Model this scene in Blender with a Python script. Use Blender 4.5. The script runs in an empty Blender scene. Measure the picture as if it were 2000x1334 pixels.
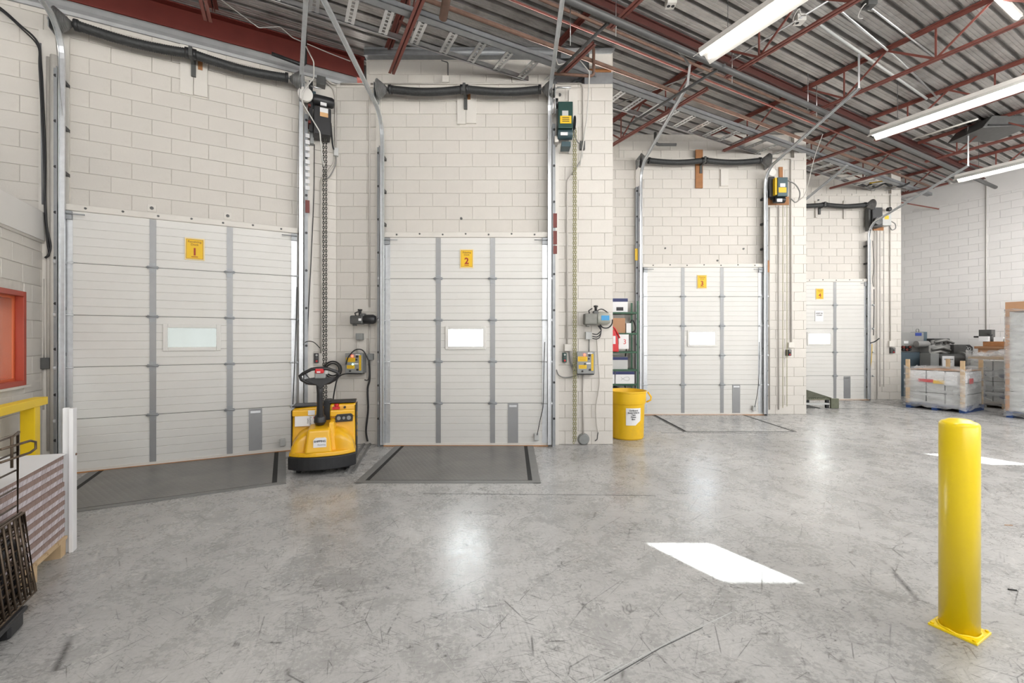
import bpy, math, random
from mathutils import Vector, Matrix
random.seed(7)
sc = bpy.context.scene
COL = sc.collection
R = math.radians
# ------------------------------------------------------------------ camera, world, sun, lights, exposure
FPX = 850.0; HZ = 664.0; H = 1.58
cam = bpy.data.cameras.new('camera'); cam_o = bpy.data.objects.new('camera', cam); COL.objects.link(cam_o)
cam.sensor_width = 36.0; cam.lens = FPX / 2000.0 * 36.0; cam.shift_y = -3.0 / 2000.0
cam_o.location = (0, 0, H); cam_o.rotation_euler = (R(90), 0, 0); cam.clip_start = 0.05; cam.clip_end = 300
sc.camera = cam_o
sc.view_settings.view_transform = 'Standard'; sc.view_settings.look = 'None'
sc.view_settings.gamma = 1.0; sc.view_settings.use_curve_mapping = False
sc.view_settings.exposure = 0.0
sc.cycles.max_bounces = 6; sc.cycles.diffuse_bounces = 3; sc.cycles.glossy_bounces = 2; sc.cycles.transparent_max_bounces = 10; sc.cycles.transmission_bounces = 3
sc.cycles.use_adaptive_sampling = True; sc.cycles.adaptive_threshold = 0.04; sc.cycles.caustics_reflective = False; sc.cycles.caustics_refractive = False; sc.cycles.sample_clamp_indirect = 8.0

SUN = Vector((1.335, -2.087, -1.0)).normalized()      # direction the sunlight travels
w = bpy.data.worlds.new('hazy_sky'); sc.world = w; w.use_nodes = True
nt = w.node_tree; nt.nodes.clear()
out = nt.nodes.new('ShaderNodeOutputWorld'); bg = nt.nodes.new('ShaderNodeBackground')
geo = nt.nodes.new('ShaderNodeTexCoord')
nrm = nt.nodes.new('ShaderNodeVectorMath'); nrm.operation = 'NORMALIZE'
dot = nt.nodes.new('ShaderNodeVectorMath'); dot.operation = 'DOT_PRODUCT'; dot.inputs[1].default_value = -SUN
ramp = nt.nodes.new('ShaderNodeValToRGB')                # hazy sky, brighter around the sun
ramp.color_ramp.elements[0].position = 0.10; ramp.color_ramp.elements[0].color = (0.029, 0.0293, 0.030, 1)
ramp.color_ramp.elements[1].position = 1.0; ramp.color_ramp.elements[1].color = (1.0, 0.98, 0.93, 1)
e = ramp.color_ramp.elements.new(0.75); e.color = (0.30, 0.31, 0.33, 1)
nt.links.new(geo.outputs['Generated'], nrm.inputs[0]); nt.links.new(nrm.outputs[0], dot.inputs[0])
nt.links.new(dot.outputs['Value'], ramp.inputs[0]); nt.links.new(ramp.outputs[0], bg.inputs[0])
bg.inputs[1].default_value = 42.0
nt.links.new(bg.outputs[0], out.inputs[0])

sl = bpy.data.lights.new('sun', 'SUN'); so = bpy.data.objects.new('sun', sl); COL.objects.link(so)
sl.energy = 85.0; sl.angle = R(0.5); sl.color = (1.0, 0.96, 0.9)
so.rotation_euler = SUN.to_track_quat('-Z', 'Y').to_euler(); so.location = (-8, 14, 9)

TH = math.atan2(445.0, 850.0)                         # the building grid is turned by this much
CU, SU = math.cos(TH), math.sin(TH)
def G(a, b, z=0.0):
    return Vector((CU * a - SU * b, SU * a + CU * b, z))
def area(name, a, b, z, sx, sy, energy, tilt=0.0, colr=(1.0, 0.985, 0.96)):
    l = bpy.data.lights.new(name, 'AREA'); o = bpy.data.objects.new(name, l); COL.objects.link(o)
    l.shape = 'RECTANGLE'; l.size = sx; l.size_y = sy; l.energy = energy; l.color = colr
    o.location = G(a, b, z); o.rotation_euler = (tilt, 0, TH)
    return o
# broad fill lights added in place of unseen ceiling fixture rows
area('ceiling_fill', 0.0, -3.0, 5.2, 7.0, 4.0, 330, R(38))
area('ceiling_fill', 9.0, -2.0, 5.2, 8.0, 4.0, 370, R(30))
area('ceiling_fill', 14.0, 0.5, 5.3, 4.0, 3.0, 200, R(20))  # extra fill, added to brighten the far right
area('ceiling_fill', 5.0, 1.5, 5.35, 12.0, 0.5, 170, 0)

# ------------------------------------------------------------------ helpers
def link(o):
    COL.objects.link(o); return o
class MB:
    def __init__(s): s.v = []; s.f = []; s.sm = []
    def add(s, vs, fs, sm=False):
        n = len(s.v); s.v.extend(tuple(p) for p in vs)
        for f in fs: s.f.append(tuple(i + n for i in f)); s.sm.append(sm)
        return s
    def box(s, x0, x1, y0, y1, z0, z1, M=None):
        p = [Vector((x, y, z)) for x in (x0, x1) for y in (y0, y1) for z in (z0, z1)]
        if M: p = [M @ q for q in p]
        return s.add(p, [(0, 1, 3, 2), (4, 6, 7, 5), (0, 4, 5, 1), (2, 3, 7, 6), (0, 2, 6, 4), (1, 5, 7, 3)])
    def bar(s, p, q, wd, ht, up=(0, 0, 1)):
        p = Vector(p); q = Vector(q); t = (q - p); L = t.length
        if L < 1e-6: return s
        t /= L; up = Vector(up)
        if abs(t.dot(up)) > 0.99: up = Vector((0, 1, 0))
        x = t.cross(up).normalized(); u = x.cross(t)
        vs = []
        for c in (p, q):
            for (i, j) in ((-1, -1), (1, -1), (1, 1), (-1, 1)):
                vs.append(c + x * (i * wd / 2) + u * (j * ht / 2))
        return s.add(vs, [(3, 2, 1, 0), (4, 5, 6, 7), (0, 1, 5, 4), (1, 2, 6, 5), (2, 3, 7, 6), (3, 0, 4, 7)])
    def tube(s, path, r, n=8, closed=False, rr=None):
        P = [Vector(p) for p in path]; m = len(P); vs = []; up = None
        for i, p in enumerate(P):
            if closed: t = P[(i + 1) % m] - P[i - 1]
            else: t = P[min(i + 1, m - 1)] - P[max(i - 1, 0)]
            t.normalize()
            if up is None:
                up = Vector((0, 0, 1)) if abs(t.z) < 0.9 else Vector((1, 0, 0))
            x = t.cross(up)
            if x.length < 1e-5: x = t.cross(Vector((0, 1, 0.3)))
            x.normalize(); up = x.cross(t).normalized()
            rad = rr[i] if rr else r
            for k in range(n):
                a = 2 * math.pi * k / n
                vs.append(p + (x * math.cos(a) + up * math.sin(a)) * rad)
        fs = []
        for i in range(m if closed else m - 1):
            for k in range(n):
                a = i * n + k; b = i * n + (k + 1) % n; c = ((i + 1) % m) * n
                fs.append((a, b, c + (k + 1) % n, c + k))
        s.add(vs, fs, True)
        if not closed:
            n0 = len(s.v) - len(vs)
            s.f.append(tuple(n0 + k for k in range(n))[::-1]); s.sm.append(False)
            s.f.append(tuple(n0 + (m - 1) * n + k for k in range(n))); s.sm.append(False)
        return s
    def lathe(s, prof, o=(0, 0, 0), axis='z', n=24):
        vs = []; o = Vector(o); pr = []; brk = set(); cap0, cap1 = prof[0][0] > 1e-4, prof[-1][0] > 1e-4
        for i, p in enumerate(prof):
            pr.append(p)
            if 0 < i < len(prof) - 1:
                a = Vector((p[0] - prof[i - 1][0], p[1] - prof[i - 1][1])); b = Vector((prof[i + 1][0] - p[0], prof[i + 1][1] - p[1]))
                if a.length > 1e-6 and b.length > 1e-6 and a.angle(b) > 0.6: brk.add(len(pr) - 1); pr.append(p)
        prof = pr
        for (r, h) in prof:
            for k in range(n):
                a = 2 * math.pi * k / n; c, d = r * math.cos(a), r * math.sin(a)
                q = {'z': (c, d, h), 'x': (h, c, d), 'y': (d, h, c)}[axis]
                vs.append(o + Vector(q))
        fs = []
        for i in range(len(prof) - 1):
            if i in brk: continue
            for k in range(n):
                a = i * n + k; b = i * n + (k + 1) % n
                fs.append((a, b, b + n, a + n))
        s.add(vs, fs, True)
        n0 = len(s.v) - len(vs)
        if prof[0][0] > 1e-4: s.f.append(tuple(n0 + k for k in range(n))[::-1]); s.sm.append(False)
        if prof[-1][0] > 1e-4: s.f.append(tuple(n0 + (len(prof) - 1) * n + k for k in range(n))); s.sm.append(False)
        return s
    def prism(s, poly, y0, y1, fn=None):           # poly in (x,z), extruded in y
        n = len(poly); vs = [Vector((x, y0, z)) for x, z in poly] + [Vector((x, y1, z)) for x, z in poly]
        if fn: vs = [fn(v) for v in vs]
        return s.add(vs, [tuple(range(n)), tuple(range(2 * n - 1, n - 1, -1))] + [(i, i + n, (i + 1) % n + n, (i + 1) % n) for i in range(n)])
    def sweep(s, path, prof, closed=True):         # path: points in the plane x = const, prof: (x, n)
        P = [Vector(p) for p in path]; m = len(P); k = len(prof); vs = []
        for i, p in enumerate(P):
            t = (P[min(i + 1, m - 1)] - P[max(i - 1, 0)]).normalized()
            nn = Vector((1, 0, 0)).cross(t).normalized()
            for (px, pn) in prof: vs.append(p + Vector((px, 0, 0)) + nn * pn)
        fs = []
        for i in range(m - 1):
            for j in range(k if closed else k - 1):
                a = i * k + j; b = i * k + (j + 1) % k
                fs.append((a, b, b + k, a + k))
        fs.append(tuple(range(k))[::-1]); fs.append(tuple((m - 1) * k + j for j in range(k)))
        return s.add(vs, fs)
    def mesh(s, name, base=(0, 0, 0)):
        me = bpy.data.meshes.new(name); b = Vector(base)
        me.from_pydata([Vector(p) - b for p in s.v], [], s.f)
        me.polygons.foreach_set('use_smooth', s.sm); me.validate(); me.update()
        return me

class Frame:
    def __init__(s, o, ang):
        s.o = Vector((o[0], o[1], 0)); s.a = ang; s.c = math.cos(ang); s.s = math.sin(ang)
    def w(s, p):
        return Vector((s.o.x + s.c * p[0] - s.s * p[1], s.o.y + s.s * p[0] + s.c * p[1], p[2]))
    def l(s, p):
        x, y = p[0] - s.o.x, p[1] - s.o.y
        return Vector((s.c * x + s.s * y, -s.s * x + s.c * y, p[2]))
W = Frame((0, 0), 0); GF = Frame((0, 0), TH)
X12, YB2 = -2.659, 6.589
B1 = Frame((X12, YB2), TH); B2 = Frame((0, YB2), 0); B3 = Frame((0, 9.259), 0); B4 = Frame((0, 11.53), 0)
_o = G(16.74, 9.0); BR = Frame((_o.x, _o.y), TH - math.pi / 2)
_o = G(-2.5, 0.0); BO = Frame((_o.x, _o.y), TH + math.pi / 2)
def pl(F, x, y, off=0.0):       # where the sight line of a photograph pixel meets the wall plane (local x, height)
    d = Vector(((x - 1000) / FPX, 1.0, (HZ - y) / FPX)); n = Vector((-F.s, F.c, 0))
    t = (n.dot(F.o) + off) / n.dot(d); p = F.l((d.x * t, t, H + d.z * t)); return p.x, p.z
def fl(F, x, y, z=0.0):         # same for a horizontal plane
    t = (H - z) * FPX / (y - HZ); p = F.l(((x - 1000) / FPX * t, t, z)); return p.x, p.y
def tag(o, label=None, cat=None, group=None, kind=None):
    if label: o['label'] = label
    if cat: o['category'] = cat
    if group: o['group'] = group
    if kind: o['kind'] = kind
    return o
BASE = {}
def mkobj(name, mb, mat, base, bevel=0, seg=2):
    o = bpy.data.objects.new(name, mb.mesh(name, base)); link(o)
    if mat: o.data.materials.append(mat)
    if bevel:
        m = o.modifiers.new('bevel', 'BEVEL'); m.width = bevel; m.segments = seg; m.limit_method = 'ANGLE'; m.angle_limit = R(35)
    return o
def thing(name, label, cat, F, base, group=None, kind=None):
    o = link(bpy.data.objects.new(name, None)); o.location = F.w(base); o.rotation_euler = (0, 0, F.a); o.empty_display_size = 0.1
    tag(o, label, cat, group, kind); BASE[o.name] = Vector(base); return o
def part(root, name, mb, mat, label=None, bevel=0, seg=2, kind=None):
    b = BASE[root.name]; o = mkobj(name, mb, mat, b, bevel, seg); o.parent = root; BASE[o.name] = b
    tag(o, label, None, None, kind); return o
def single(name, label, cat, F, base, mb, mat, group=None, kind=None, bevel=0, seg=2):
    o = mkobj(name, mb, mat, base, bevel, seg); o.location = F.w(base); o.rotation_euler = (0, 0, F.a)
    tag(o, label, cat, group, kind); BASE[o.name] = Vector(base); return o
def text(root, name, s, x, y, z, size, mat, align='CENTER', ry=0.0, rz=0.0, bold=0.0, parent=None):
    c = bpy.data.curves.new('t', 'FONT'); c.body = s; c.size = size; c.align_x = align; c.align_y = 'CENTER'; c.extrude = 0.0004; c.offset = bold; c.resolution_u = 3
    t = bpy.data.objects.new('t', c); me = bpy.data.meshes.new_from_object(t); bpy.data.objects.remove(t)
    me.name = name; me.materials.clear(); me.materials.append(mat)
    b = BASE[root.name]
    M = Matrix.Translation(Vector((x, y, z)) - b) @ Matrix.Rotation(rz, 4, 'Z') @ Matrix.Rotation(ry, 4, 'Y') @ Matrix.Rotation(R(90), 4, 'X')
    me.transform(M); o = link(bpy.data.objects.new(name, me)); o.parent = root; BASE[o.name] = b; return o

# ------------------------------------------------------------------ materials
def mat(name, col, rough=0.5, metal=0.0, var=0.06, vs=6.0, bump=0.0, bs=60.0, dirt=None, dirt_amt=0.0, obj_var=0.0, emit=None, es=0, coat=0, spec=None):
    m = bpy.data.materials.new(name); m.use_nodes = True; n = m.node_tree; b = n.nodes['Principled BSDF']
    b.inputs['Roughness'].default_value = rough; b.inputs['Metallic'].default_value = metal
    if coat: b.inputs['Coat Weight'].default_value = coat; b.inputs['Coat Roughness'].default_value = 0.12
    if spec is not None: b.inputs['Specular IOR Level'].default_value = spec
    tc = n.nodes.new('ShaderNodeTexCoord')
    nz = n.nodes.new('ShaderNodeTexNoise'); nz.inputs['Scale'].default_value = vs; nz.inputs['Detail'].default_value = 4
    n.links.new(tc.outputs['Object'], nz.inputs['Vector'])
    mx = n.nodes.new('ShaderNodeMix'); mx.data_type = 'RGBA'
    mx.inputs[6].default_value = tuple(c * (1 - var) for c in col) + (1,); mx.inputs[7].default_value = tuple(min(1, c * (1 + var)) for c in col) + (1,)
    n.links.new(nz.outputs['Fac'], mx.inputs[0]); cur = mx.outputs[2]
    if dirt:
        d = n.nodes.new('ShaderNodeTexNoise'); d.inputs['Scale'].default_value = 2.3; d.inputs['Detail'].default_value = 8; d.inputs['Roughness'].default_value = 0.7
        n.links.new(tc.outputs['Object'], d.inputs['Vector'])
        r = n.nodes.new('ShaderNodeValToRGB'); r.color_ramp.elements[0].position = 0.5; r.color_ramp.elements[1].position = 0.75
        r.color_ramp.elements[1].color = (dirt_amt,) * 3 + (1,)
        n.links.new(d.outputs['Fac'], r.inputs[0])
        m2 = n.nodes.new('ShaderNodeMix'); m2.data_type = 'RGBA'; m2.inputs[7].default_value = tuple(dirt) + (1,)
        n.links.new(r.outputs[0], m2.inputs[0]); n.links.new(cur, m2.inputs[6]); cur = m2.outputs[2]
    if obj_var:
        oi = n.nodes.new('ShaderNodeObjectInfo'); mr = n.nodes.new('ShaderNodeMapRange')
        mr.inputs[3].default_value = 1 - obj_var; mr.inputs[4].default_value = 1 + obj_var * 0.4
        n.links.new(oi.outputs['Random'], mr.inputs[0])
        vm = n.nodes.new('ShaderNodeVectorMath'); vm.operation = 'SCALE'
        n.links.new(cur, vm.inputs[0]); n.links.new(mr.outputs[0], vm.inputs['Scale']); cur = vm.outputs[0]
    n.links.new(cur, b.inputs['Base Color'])
    if bump:
        z2 = n.nodes.new('ShaderNodeTexNoise'); z2.inputs['Scale'].default_value = bs; z2.inputs['Detail'].default_value = 3
        n.links.new(tc.outputs['Object'], z2.inputs['Vector'])
        bp = n.nodes.new('ShaderNodeBump'); bp.inputs['Strength'].default_value = bump; bp.inputs['Distance'].default_value = 0.004
        n.links.new(z2.outputs['Fac'], bp.inputs['Height']); n.links.new(bp.outputs[0], b.inputs['Normal'])
    if emit:
        b.inputs['Emission Color'].default_value = tuple(emit) + (1,); b.inputs['Emission Strength'].default_value = es
    return m
M = {}
M['block'] = mat('painted_block', (0.68, 0.648, 0.60), 0.55, 0, 0.05, 4, 0.5, 45, (0.42, 0.38, 0.33), 0.2, 0.035)
M['blockr'] = mat('painted_block_white', (0.86, 0.85, 0.84), 0.6, 0, 0.03, 4, 0.4, 45, (0.5, 0.48, 0.45), 0.1, 0.03)
M['mortar'] = mat('painted_mortar', (0.62, 0.588, 0.54), 0.7, 0, 0.12, 14, 0.3, 60, (0.25, 0.22, 0.19), 0.35)
M['mortarr'] = mat('painted_mortar_white', (0.74, 0.73, 0.715), 0.7, 0, 0.08, 10, 0.3, 60)
M['paint'] = mat('cream_paint', (0.74, 0.71, 0.66), 0.45, 0, 0.05, 5, 0.1, 60, (0.4, 0.36, 0.32), 0.25)
M['panel'] = mat('door_panel', (0.735, 0.725, 0.695), 0.38, 0, 0.03, 3, 0.05, 200, (0.5, 0.47, 0.43), 0.12)
M['galv'] = mat('galvanized', (0.66, 0.68, 0.70), 0.33, 0.5, 0.18, 18, 0.1, 80)
M['galvd'] = mat('galvanized_dull', (0.34, 0.355, 0.37), 0.5, 0.5, 0.2, 12, 0.1, 80)
M['strip'] = mat('door_stile', (0.33, 0.335, 0.34), 0.42, 0.35, 0.08, 9)
M['steel'] = mat('bright_steel', (0.68, 0.69, 0.70), 0.28, 0.9, 0.1, 30)
M['deck'] = mat('roof_deck', (0.45, 0.435, 0.42), 0.36, 0.5, 0.35, 2.0, 0.15, 25, (0.13, 0.10, 0.08), 0.6)
M['drum'] = mat('cable_drum_grey', (0.2, 0.2, 0.2), 0.45, 0.3, 0.3, 20)
M['opor'] = mat('orange_label', (0.7, 0.42, 0.2), 0.5)
M['red'] = mat('red_primer', (0.225, 0.072, 0.056), 0.55, 0, 0.18, 7, 0.1, 60)
M['redb'] = mat('red_beam_paint', (0.17, 0.03, 0.022), 0.5, 0, 0.2, 5, 0.1, 60)
M['redd'] = mat('dark_red_beam', (0.085, 0.026, 0.021), 0.55, 0, 0.2, 5)
M['stain'] = mat('brown_floor_stain', (0.2, 0.17, 0.14), 0.5, 0, 0.4, 60)
M['flash'] = mat('dull_flashing', (0.42, 0.43, 0.44), 0.6, 0.15, 0.2, 6)
M['rust'] = mat('rusty_pipe', (0.22, 0.13, 0.095), 0.7, 0.1, 0.4, 9, 0.3, 60)
M['pipe'] = mat('dark_pipe', (0.11, 0.11, 0.11), 0.5, 0.3, 0.2, 9)
M['black'] = mat('black_plastic', (0.022, 0.022, 0.024), 0.42, 0, 0.2, 9)
M['blackm'] = mat('black_metal', (0.03, 0.031, 0.033), 0.4, 0.3, 0.3, 12, 0.2, 80)
M['rubber'] = mat('black_rubber', (0.02, 0.02, 0.02), 0.75, 0, 0.2, 20)
M['spring'] = mat('spring_sleeve', (0.045, 0.047, 0.048), 0.55, 0.3, 0.5, 40, 0.6, 90)
M['yel'] = mat('truck_yellow', (0.86, 0.47, 0.012), 0.33, 0, 0.04, 5, 0, 60, coat=0.3)
M['yelb'] = mat('bollard_yellow', (0.95, 0.70, 0.008), 0.28, 0, 0.02, 3, 0, 60, (0.45, 0.3, 0.04), 0.12, coat=0.25)
M['yelbin'] = mat('bin_yellow', (0.86, 0.52, 0.012), 0.4, 0, 0.08, 4, 0.05, 30, (0.35, 0.24, 0.05), 0.35)
M['yelr'] = mat('rail_yellow', (0.95, 0.65, 0.01), 0.4, 0, 0.03, 4)
M['ylab'] = mat('yellow_label', (0.80, 0.52, 0.02), 0.5, 0, 0.1, 30)
M['ysign'] = mat('sign_yellow', (0.85, 0.53, 0.012), 0.5, 0, 0.05, 12)
M['ysigne'] = mat('sign_edge', (0.9, 0.72, 0.35), 0.5, 0, 0.03, 12)
M['sred'] = mat('sign_red', (0.36, 0.03, 0.005), 0.5, 0, 0.02)
M['sbrn'] = mat('sign_brown', (0.42, 0.2, 0.01), 0.5, 0, 0.02)
M['white'] = mat('white_paper', (0.84, 0.84, 0.85), 0.6, 0, 0.02)
M['foam'] = mat('white_foam_board', (0.82, 0.82, 0.83), 0.55, 0, 0.03)
M['ink'] = mat('ink', (0.03, 0.03, 0.035), 0.6, 0, 0.02)
M['redp'] = mat('red_plastic', (0.62, 0.015, 0.02), 0.35, 0, 0.05)
M['green'] = mat('operator_green', (0.018, 0.06, 0.052), 0.38, 0.1, 0.15, 9)
M['opblue'] = mat('operator_blue_grey', (0.05, 0.09, 0.105), 0.4, 0.1, 0.15, 9)
M['gshelf'] = mat('shelf_green', (0.03, 0.09, 0.05), 0.4, 0.2, 0.15, 9)
M['grey'] = mat('grey_enclosure', (0.27, 0.28, 0.275), 0.45, 0.1, 0.08, 9)
M['greyd'] = mat('dark_grey_metal', (0.10, 0.102, 0.10), 0.45, 0.3, 0.25, 12, 0.1, 60)
M['greyl'] = mat('light_grey_box', (0.52, 0.53, 0.52), 0.5, 0.05, 0.06, 9)
M['grey_motor'] = mat('motor_grey', (0.21, 0.21, 0.19), 0.5, 0.2, 0.3, 14, 0.2, 60)
M['cyl'] = mat('motor_beige', (0.42, 0.43, 0.38), 0.45, 0.1, 0.1, 9)
M['blue'] = mat('label_blue', (0.05, 0.3, 0.6), 0.5); M['dblue'] = mat('plate_blue', (0.03, 0.06, 0.3), 0.5)
M['navy'] = mat('navy_print', (0.02, 0.03, 0.12), 0.5)
M['cable'] = mat('black_cable', (0.02, 0.02, 0.022), 0.5)
M['cableg'] = mat('grey_cable', (0.25, 0.25, 0.24), 0.5)
M['cablew'] = mat('white_cable', (0.62, 0.61, 0.58), 0.5)
M['conduit'] = mat('painted_conduit', (0.58, 0.55, 0.51), 0.5, 0.1, 0.1, 9)
M['chain'] = mat('dark_chain', (0.07, 0.068, 0.06), 0.45, 0.6)
M['chainy'] = mat('brassy_chain', (0.40, 0.38, 0.20), 0.4, 0.5)
M['wood'] = mat('orange_wood', (0.36, 0.16, 0.06), 0.6, 0, 0.3, 12, 0.1)
M['pallet'] = mat('pallet_wood', (0.58, 0.42, 0.25), 0.7, 0, 0.2, 12, 0.2)
M['card'] = mat('cardboard', (0.46, 0.26, 0.145), 0.75, 0, 0.08, 5)
M['cardd'] = mat('cardboard_dark', (0.33, 0.175, 0.09), 0.75, 0, 0.1, 5)
M['wire'] = mat('wire_rack', (0.12, 0.088, 0.062), 0.4, 0.5, 0.3, 20)
M['seal'] = mat('door_seal', (0.45, 0.2, 0.06), 0.6, 0, 0.2, 12)
M['kerb'] = mat('leveler_kerb', (0.24, 0.24, 0.235), 0.5, 0.3, 0.15, 9)
M['orange'] = mat('orange_frame', (0.42, 0.06, 0.03), 0.4, 0, 0.05)
M['orangeb'] = mat('orange_reveal', (0.7, 0.16, 0.06), 0.4, 0, 0.05)
M['redled'] = mat('red_lamp', (0.9, 0.05, 0.03), 0.4, emit=(1, 0.08, 0.04), es=6)
M['grnled'] = mat('green_lamp', (0.3, 0.9, 0.6), 0.4, emit=(0.5, 1, 0.8), es=2)
M['tube'] = mat('lit_tube', (0.9, 0.9, 0.9), 0.4, emit=(1.0, 0.985, 0.95), es=20)
M['tube1'] = mat('dim_tube', (0.9, 0.9, 0.9), 0.4, emit=(1.0, 0.97, 0.92), es=5)
M['lampw'] = mat('fixture_white', (0.80, 0.78, 0.74), 0.35, 0, 0.02)
M['ground'] = mat('yard_concrete', (0.55, 0.54, 0.52), 0.8, 0, 0.1, 1)
M['teal'] = mat('blue_pallet', (0.02, 0.06, 0.2), 0.5)
M['machb'] = mat('machine_blue', (0.10, 0.14, 0.17), 0.45, 0.1)
M['mach'] = mat('machine_grey', (0.33, 0.33, 0.32), 0.45, 0.2, 0.1, 6)
M['soffit'] = mat('office_panel', (0.78, 0.76, 0.73), 0.5, 0, 0.02)
M['olive'] = mat('olive_metal', (0.16, 0.17, 0.12), 0.5, 0.3, 0.3, 12)

def floor_mat():
    m = bpy.data.materials.new('scuffed_concrete'); m.use_nodes = True; n = m.node_tree; L = n.links.new; b = n.nodes['Principled BSDF']
    tc = n.nodes.new('ShaderNodeTexCoord')
    def mapn(rot=0, sc_=(1, 1, 1)):
        mp = n.nodes.new('ShaderNodeMapping'); mp.vector_type = 'TEXTURE'; mp.inputs['Rotation'].default_value = (0, 0, R(rot)); mp.inputs['Scale'].default_value = tuple(1.0 / q for q in sc_)
        L(tc.outputs['Object'], mp.inputs['Vector']); return mp.outputs[0]
    def noise(vec, s, det=5, ro=0.55, dist=0):
        z = n.nodes.new('ShaderNodeTexNoise'); z.inputs['Scale'].default_value = s; z.inputs['Detail'].default_value = det
        z.inputs['Roughness'].default_value = ro; z.inputs['Distortion'].default_value = dist; L(vec, z.inputs['Vector']); return z.outputs['Fac']
    def rng(x, a, b_, c=0.0, d=1.0):
        r = n.nodes.new('ShaderNodeMapRange'); r.inputs[1].default_value = a; r.inputs[2].default_value = b_; r.inputs[3].default_value = c; r.inputs[4].default_value = d
        L(x, r.inputs[0]); return r.outputs[0]
    def math_(op, x, y):
        k = n.nodes.new('ShaderNodeMath'); k.operation = op
        for i, q in enumerate((x, y)):
            if isinstance(q, (int, float)): k.inputs[i].default_value = q
            else: L(q, k.inputs[i])
        return k.outputs[0]
    plain = mapn()
    big = noise(plain, 0.55, 4, 0.6, 0.4); mid = noise(plain, 3.2, 6, 0.7, 0.6); fine = noise(plain, 38, 4, 0.75)
    base = math_('ADD', math_('MULTIPLY', rng(big, 0.3, 0.7), 0.45), math_('ADD', math_('MULTIPLY', rng(mid, 0.3, 0.7), 0.35), math_('MULTIPLY', rng(fine, 0.25, 0.75), 0.32)))
    cr = n.nodes.new('ShaderNodeValToRGB'); cr.color_ramp.elements[0].position = 0.15; cr.color_ramp.elements[0].color = (0.23, 0.228, 0.223, 1)
    cr.color_ramp.elements[1].position = 0.95; cr.color_ramp.elements[1].color = (0.62, 0.612, 0.60, 1)
    L(base, cr.inputs[0]); cur = cr.outputs[0]
    def line(vec, s, width, msk_s, lo, hi, kind='v', seed=0):
        if kind == 'v':
            v = n.nodes.new('ShaderNodeTexVoronoi'); v.feature = 'DISTANCE_TO_EDGE'; v.inputs['Scale'].default_value = s; L(vec, v.inputs['Vector']); d = v.outputs['Distance']
        else:
            d = math_('ABSOLUTE', math_('SUBTRACT', noise(vec, s, 2, 0.5, 0.3), 0.5), 0)
        ln = rng(d, 0.0, width, 1.0, 0.0)
        mk = noise(vec, msk_s, 3, 0.6)
        return math_('MULTIPLY', ln, rng(mk, lo, hi))
    dark = line(mapn(20, (1, 1, 1)), 2.3, 0.010, 3.0, 0.52, 0.60)
    for args in ((mapn(-35, (1.0, 3.0, 1)), 1.3, 0.010, 4.5, 0.54, 0.62), (mapn(50, (1, 5.0, 1)), 1.1, 0.014, 2.2, 0.5, 0.62),
                 (mapn(105, (1, 4.0, 1)), 2.1, 0.016, 5.2, 0.54, 0.64), (mapn(8, (1, 6.0, 1)), 3.0, 0.02, 6.0, 0.5, 0.62)):
        dark = math_('MAXIMUM', dark, line(*args))
    dark = math_('MAXIMUM', dark, math_('MULTIPLY', line(mapn(70, (1, 2, 1)), 2.5, 0.006, 5.5, 0.52, 0.6, 'n'), 0.9))
    def strokes(ang, sx, sy, thr, msk_s, lo, hi):
        vec = mapn(ang, (sx, sy, 1)); v = n.nodes.new('ShaderNodeTexVoronoi'); v.voronoi_dimensions = '2D'; v.inputs['Scale'].default_value = 1.0; L(vec, v.inputs['Vector'])
        return math_('MULTIPLY', rng(v.outputs['Distance'], thr * 0.4, thr, 1.0, 0.0), rng(mska if ang > 0 else mskb, lo, hi))
    mska = noise(mapn(0, (1, 1, 1)), 0.9, 3, 0.6); mskb = noise(mapn(90, (1.3, 1, 1)), 1.1, 3, 0.6)
    for a5 in ((12, 1.0, 42, 0.11, 0.9, 0.46, 0.58), (-28, 2.4, 60, 0.14, 1.3, 0.47, 0.58), (64, 1.2, 50, 0.10, 0.8, 0.47, 0.58), (118, 0.8, 40, 0.09, 1.1, 0.45, 0.58), (-8, 1.0, 34, 0.07, 0.7, 0.42, 0.54), (35, 6, 46, 0.13, 1.5, 0.47, 0.58)):
        dark = math_('MAXIMUM', dark, math_('MULTIPLY', strokes(*a5), 0.72))
    hatch = rng(noise(mapn(100, (1.6, 24, 1)), 3.0, 5, 0.7), 0.52, 0.72); hatch = math_('MULTIPLY', hatch, rng(big, 0.42, 0.62))
    hatch2 = rng(noise(mapn(20, (1.6, 30, 1)), 2.6, 5, 0.7), 0.54, 0.74); hatch2 = math_('MULTIPLY', hatch2, rng(mid, 0.4, 0.6))
    dk = math_('MINIMUM', math_('ADD', math_('MULTIPLY', dark, 0.85), math_('ADD', math_('MULTIPLY', hatch, 0.5), math_('MULTIPLY', hatch2, 0.36))), 0.85)
    m1 = n.nodes.new('ShaderNodeMix'); m1.data_type = 'RGBA'; m1.inputs[7].default_value = (0.045, 0.042, 0.04, 1); L(dk, m1.inputs[0]); L(cur, m1.inputs[6])
    wl = line(mapn(-58, (1, 3.5, 1)), 0.9, 0.008, 3.1, 0.52, 0.6)
    wl = math_('MAXIMUM', wl, line(mapn(33, (1, 4, 1)), 1.7, 0.012, 5.0, 0.55, 0.62))
    m2 = n.nodes.new('ShaderNodeMix'); m2.data_type = 'RGBA'; m2.inputs[7].default_value = (0.66, 0.64, 0.61, 1); L(math_('MULTIPLY', wl, 0.5), m2.inputs[0]); L(m1.outputs[2], m2.inputs[6])
    L(m2.outputs[2], b.inputs['Base Color'])
    L(rng(math_('ADD', math_('MULTIPLY', mid, 0.6), math_('MULTIPLY', fine, 0.4)), 0.3, 0.7, 0.17, 0.40), b.inputs['Roughness'])
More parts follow.
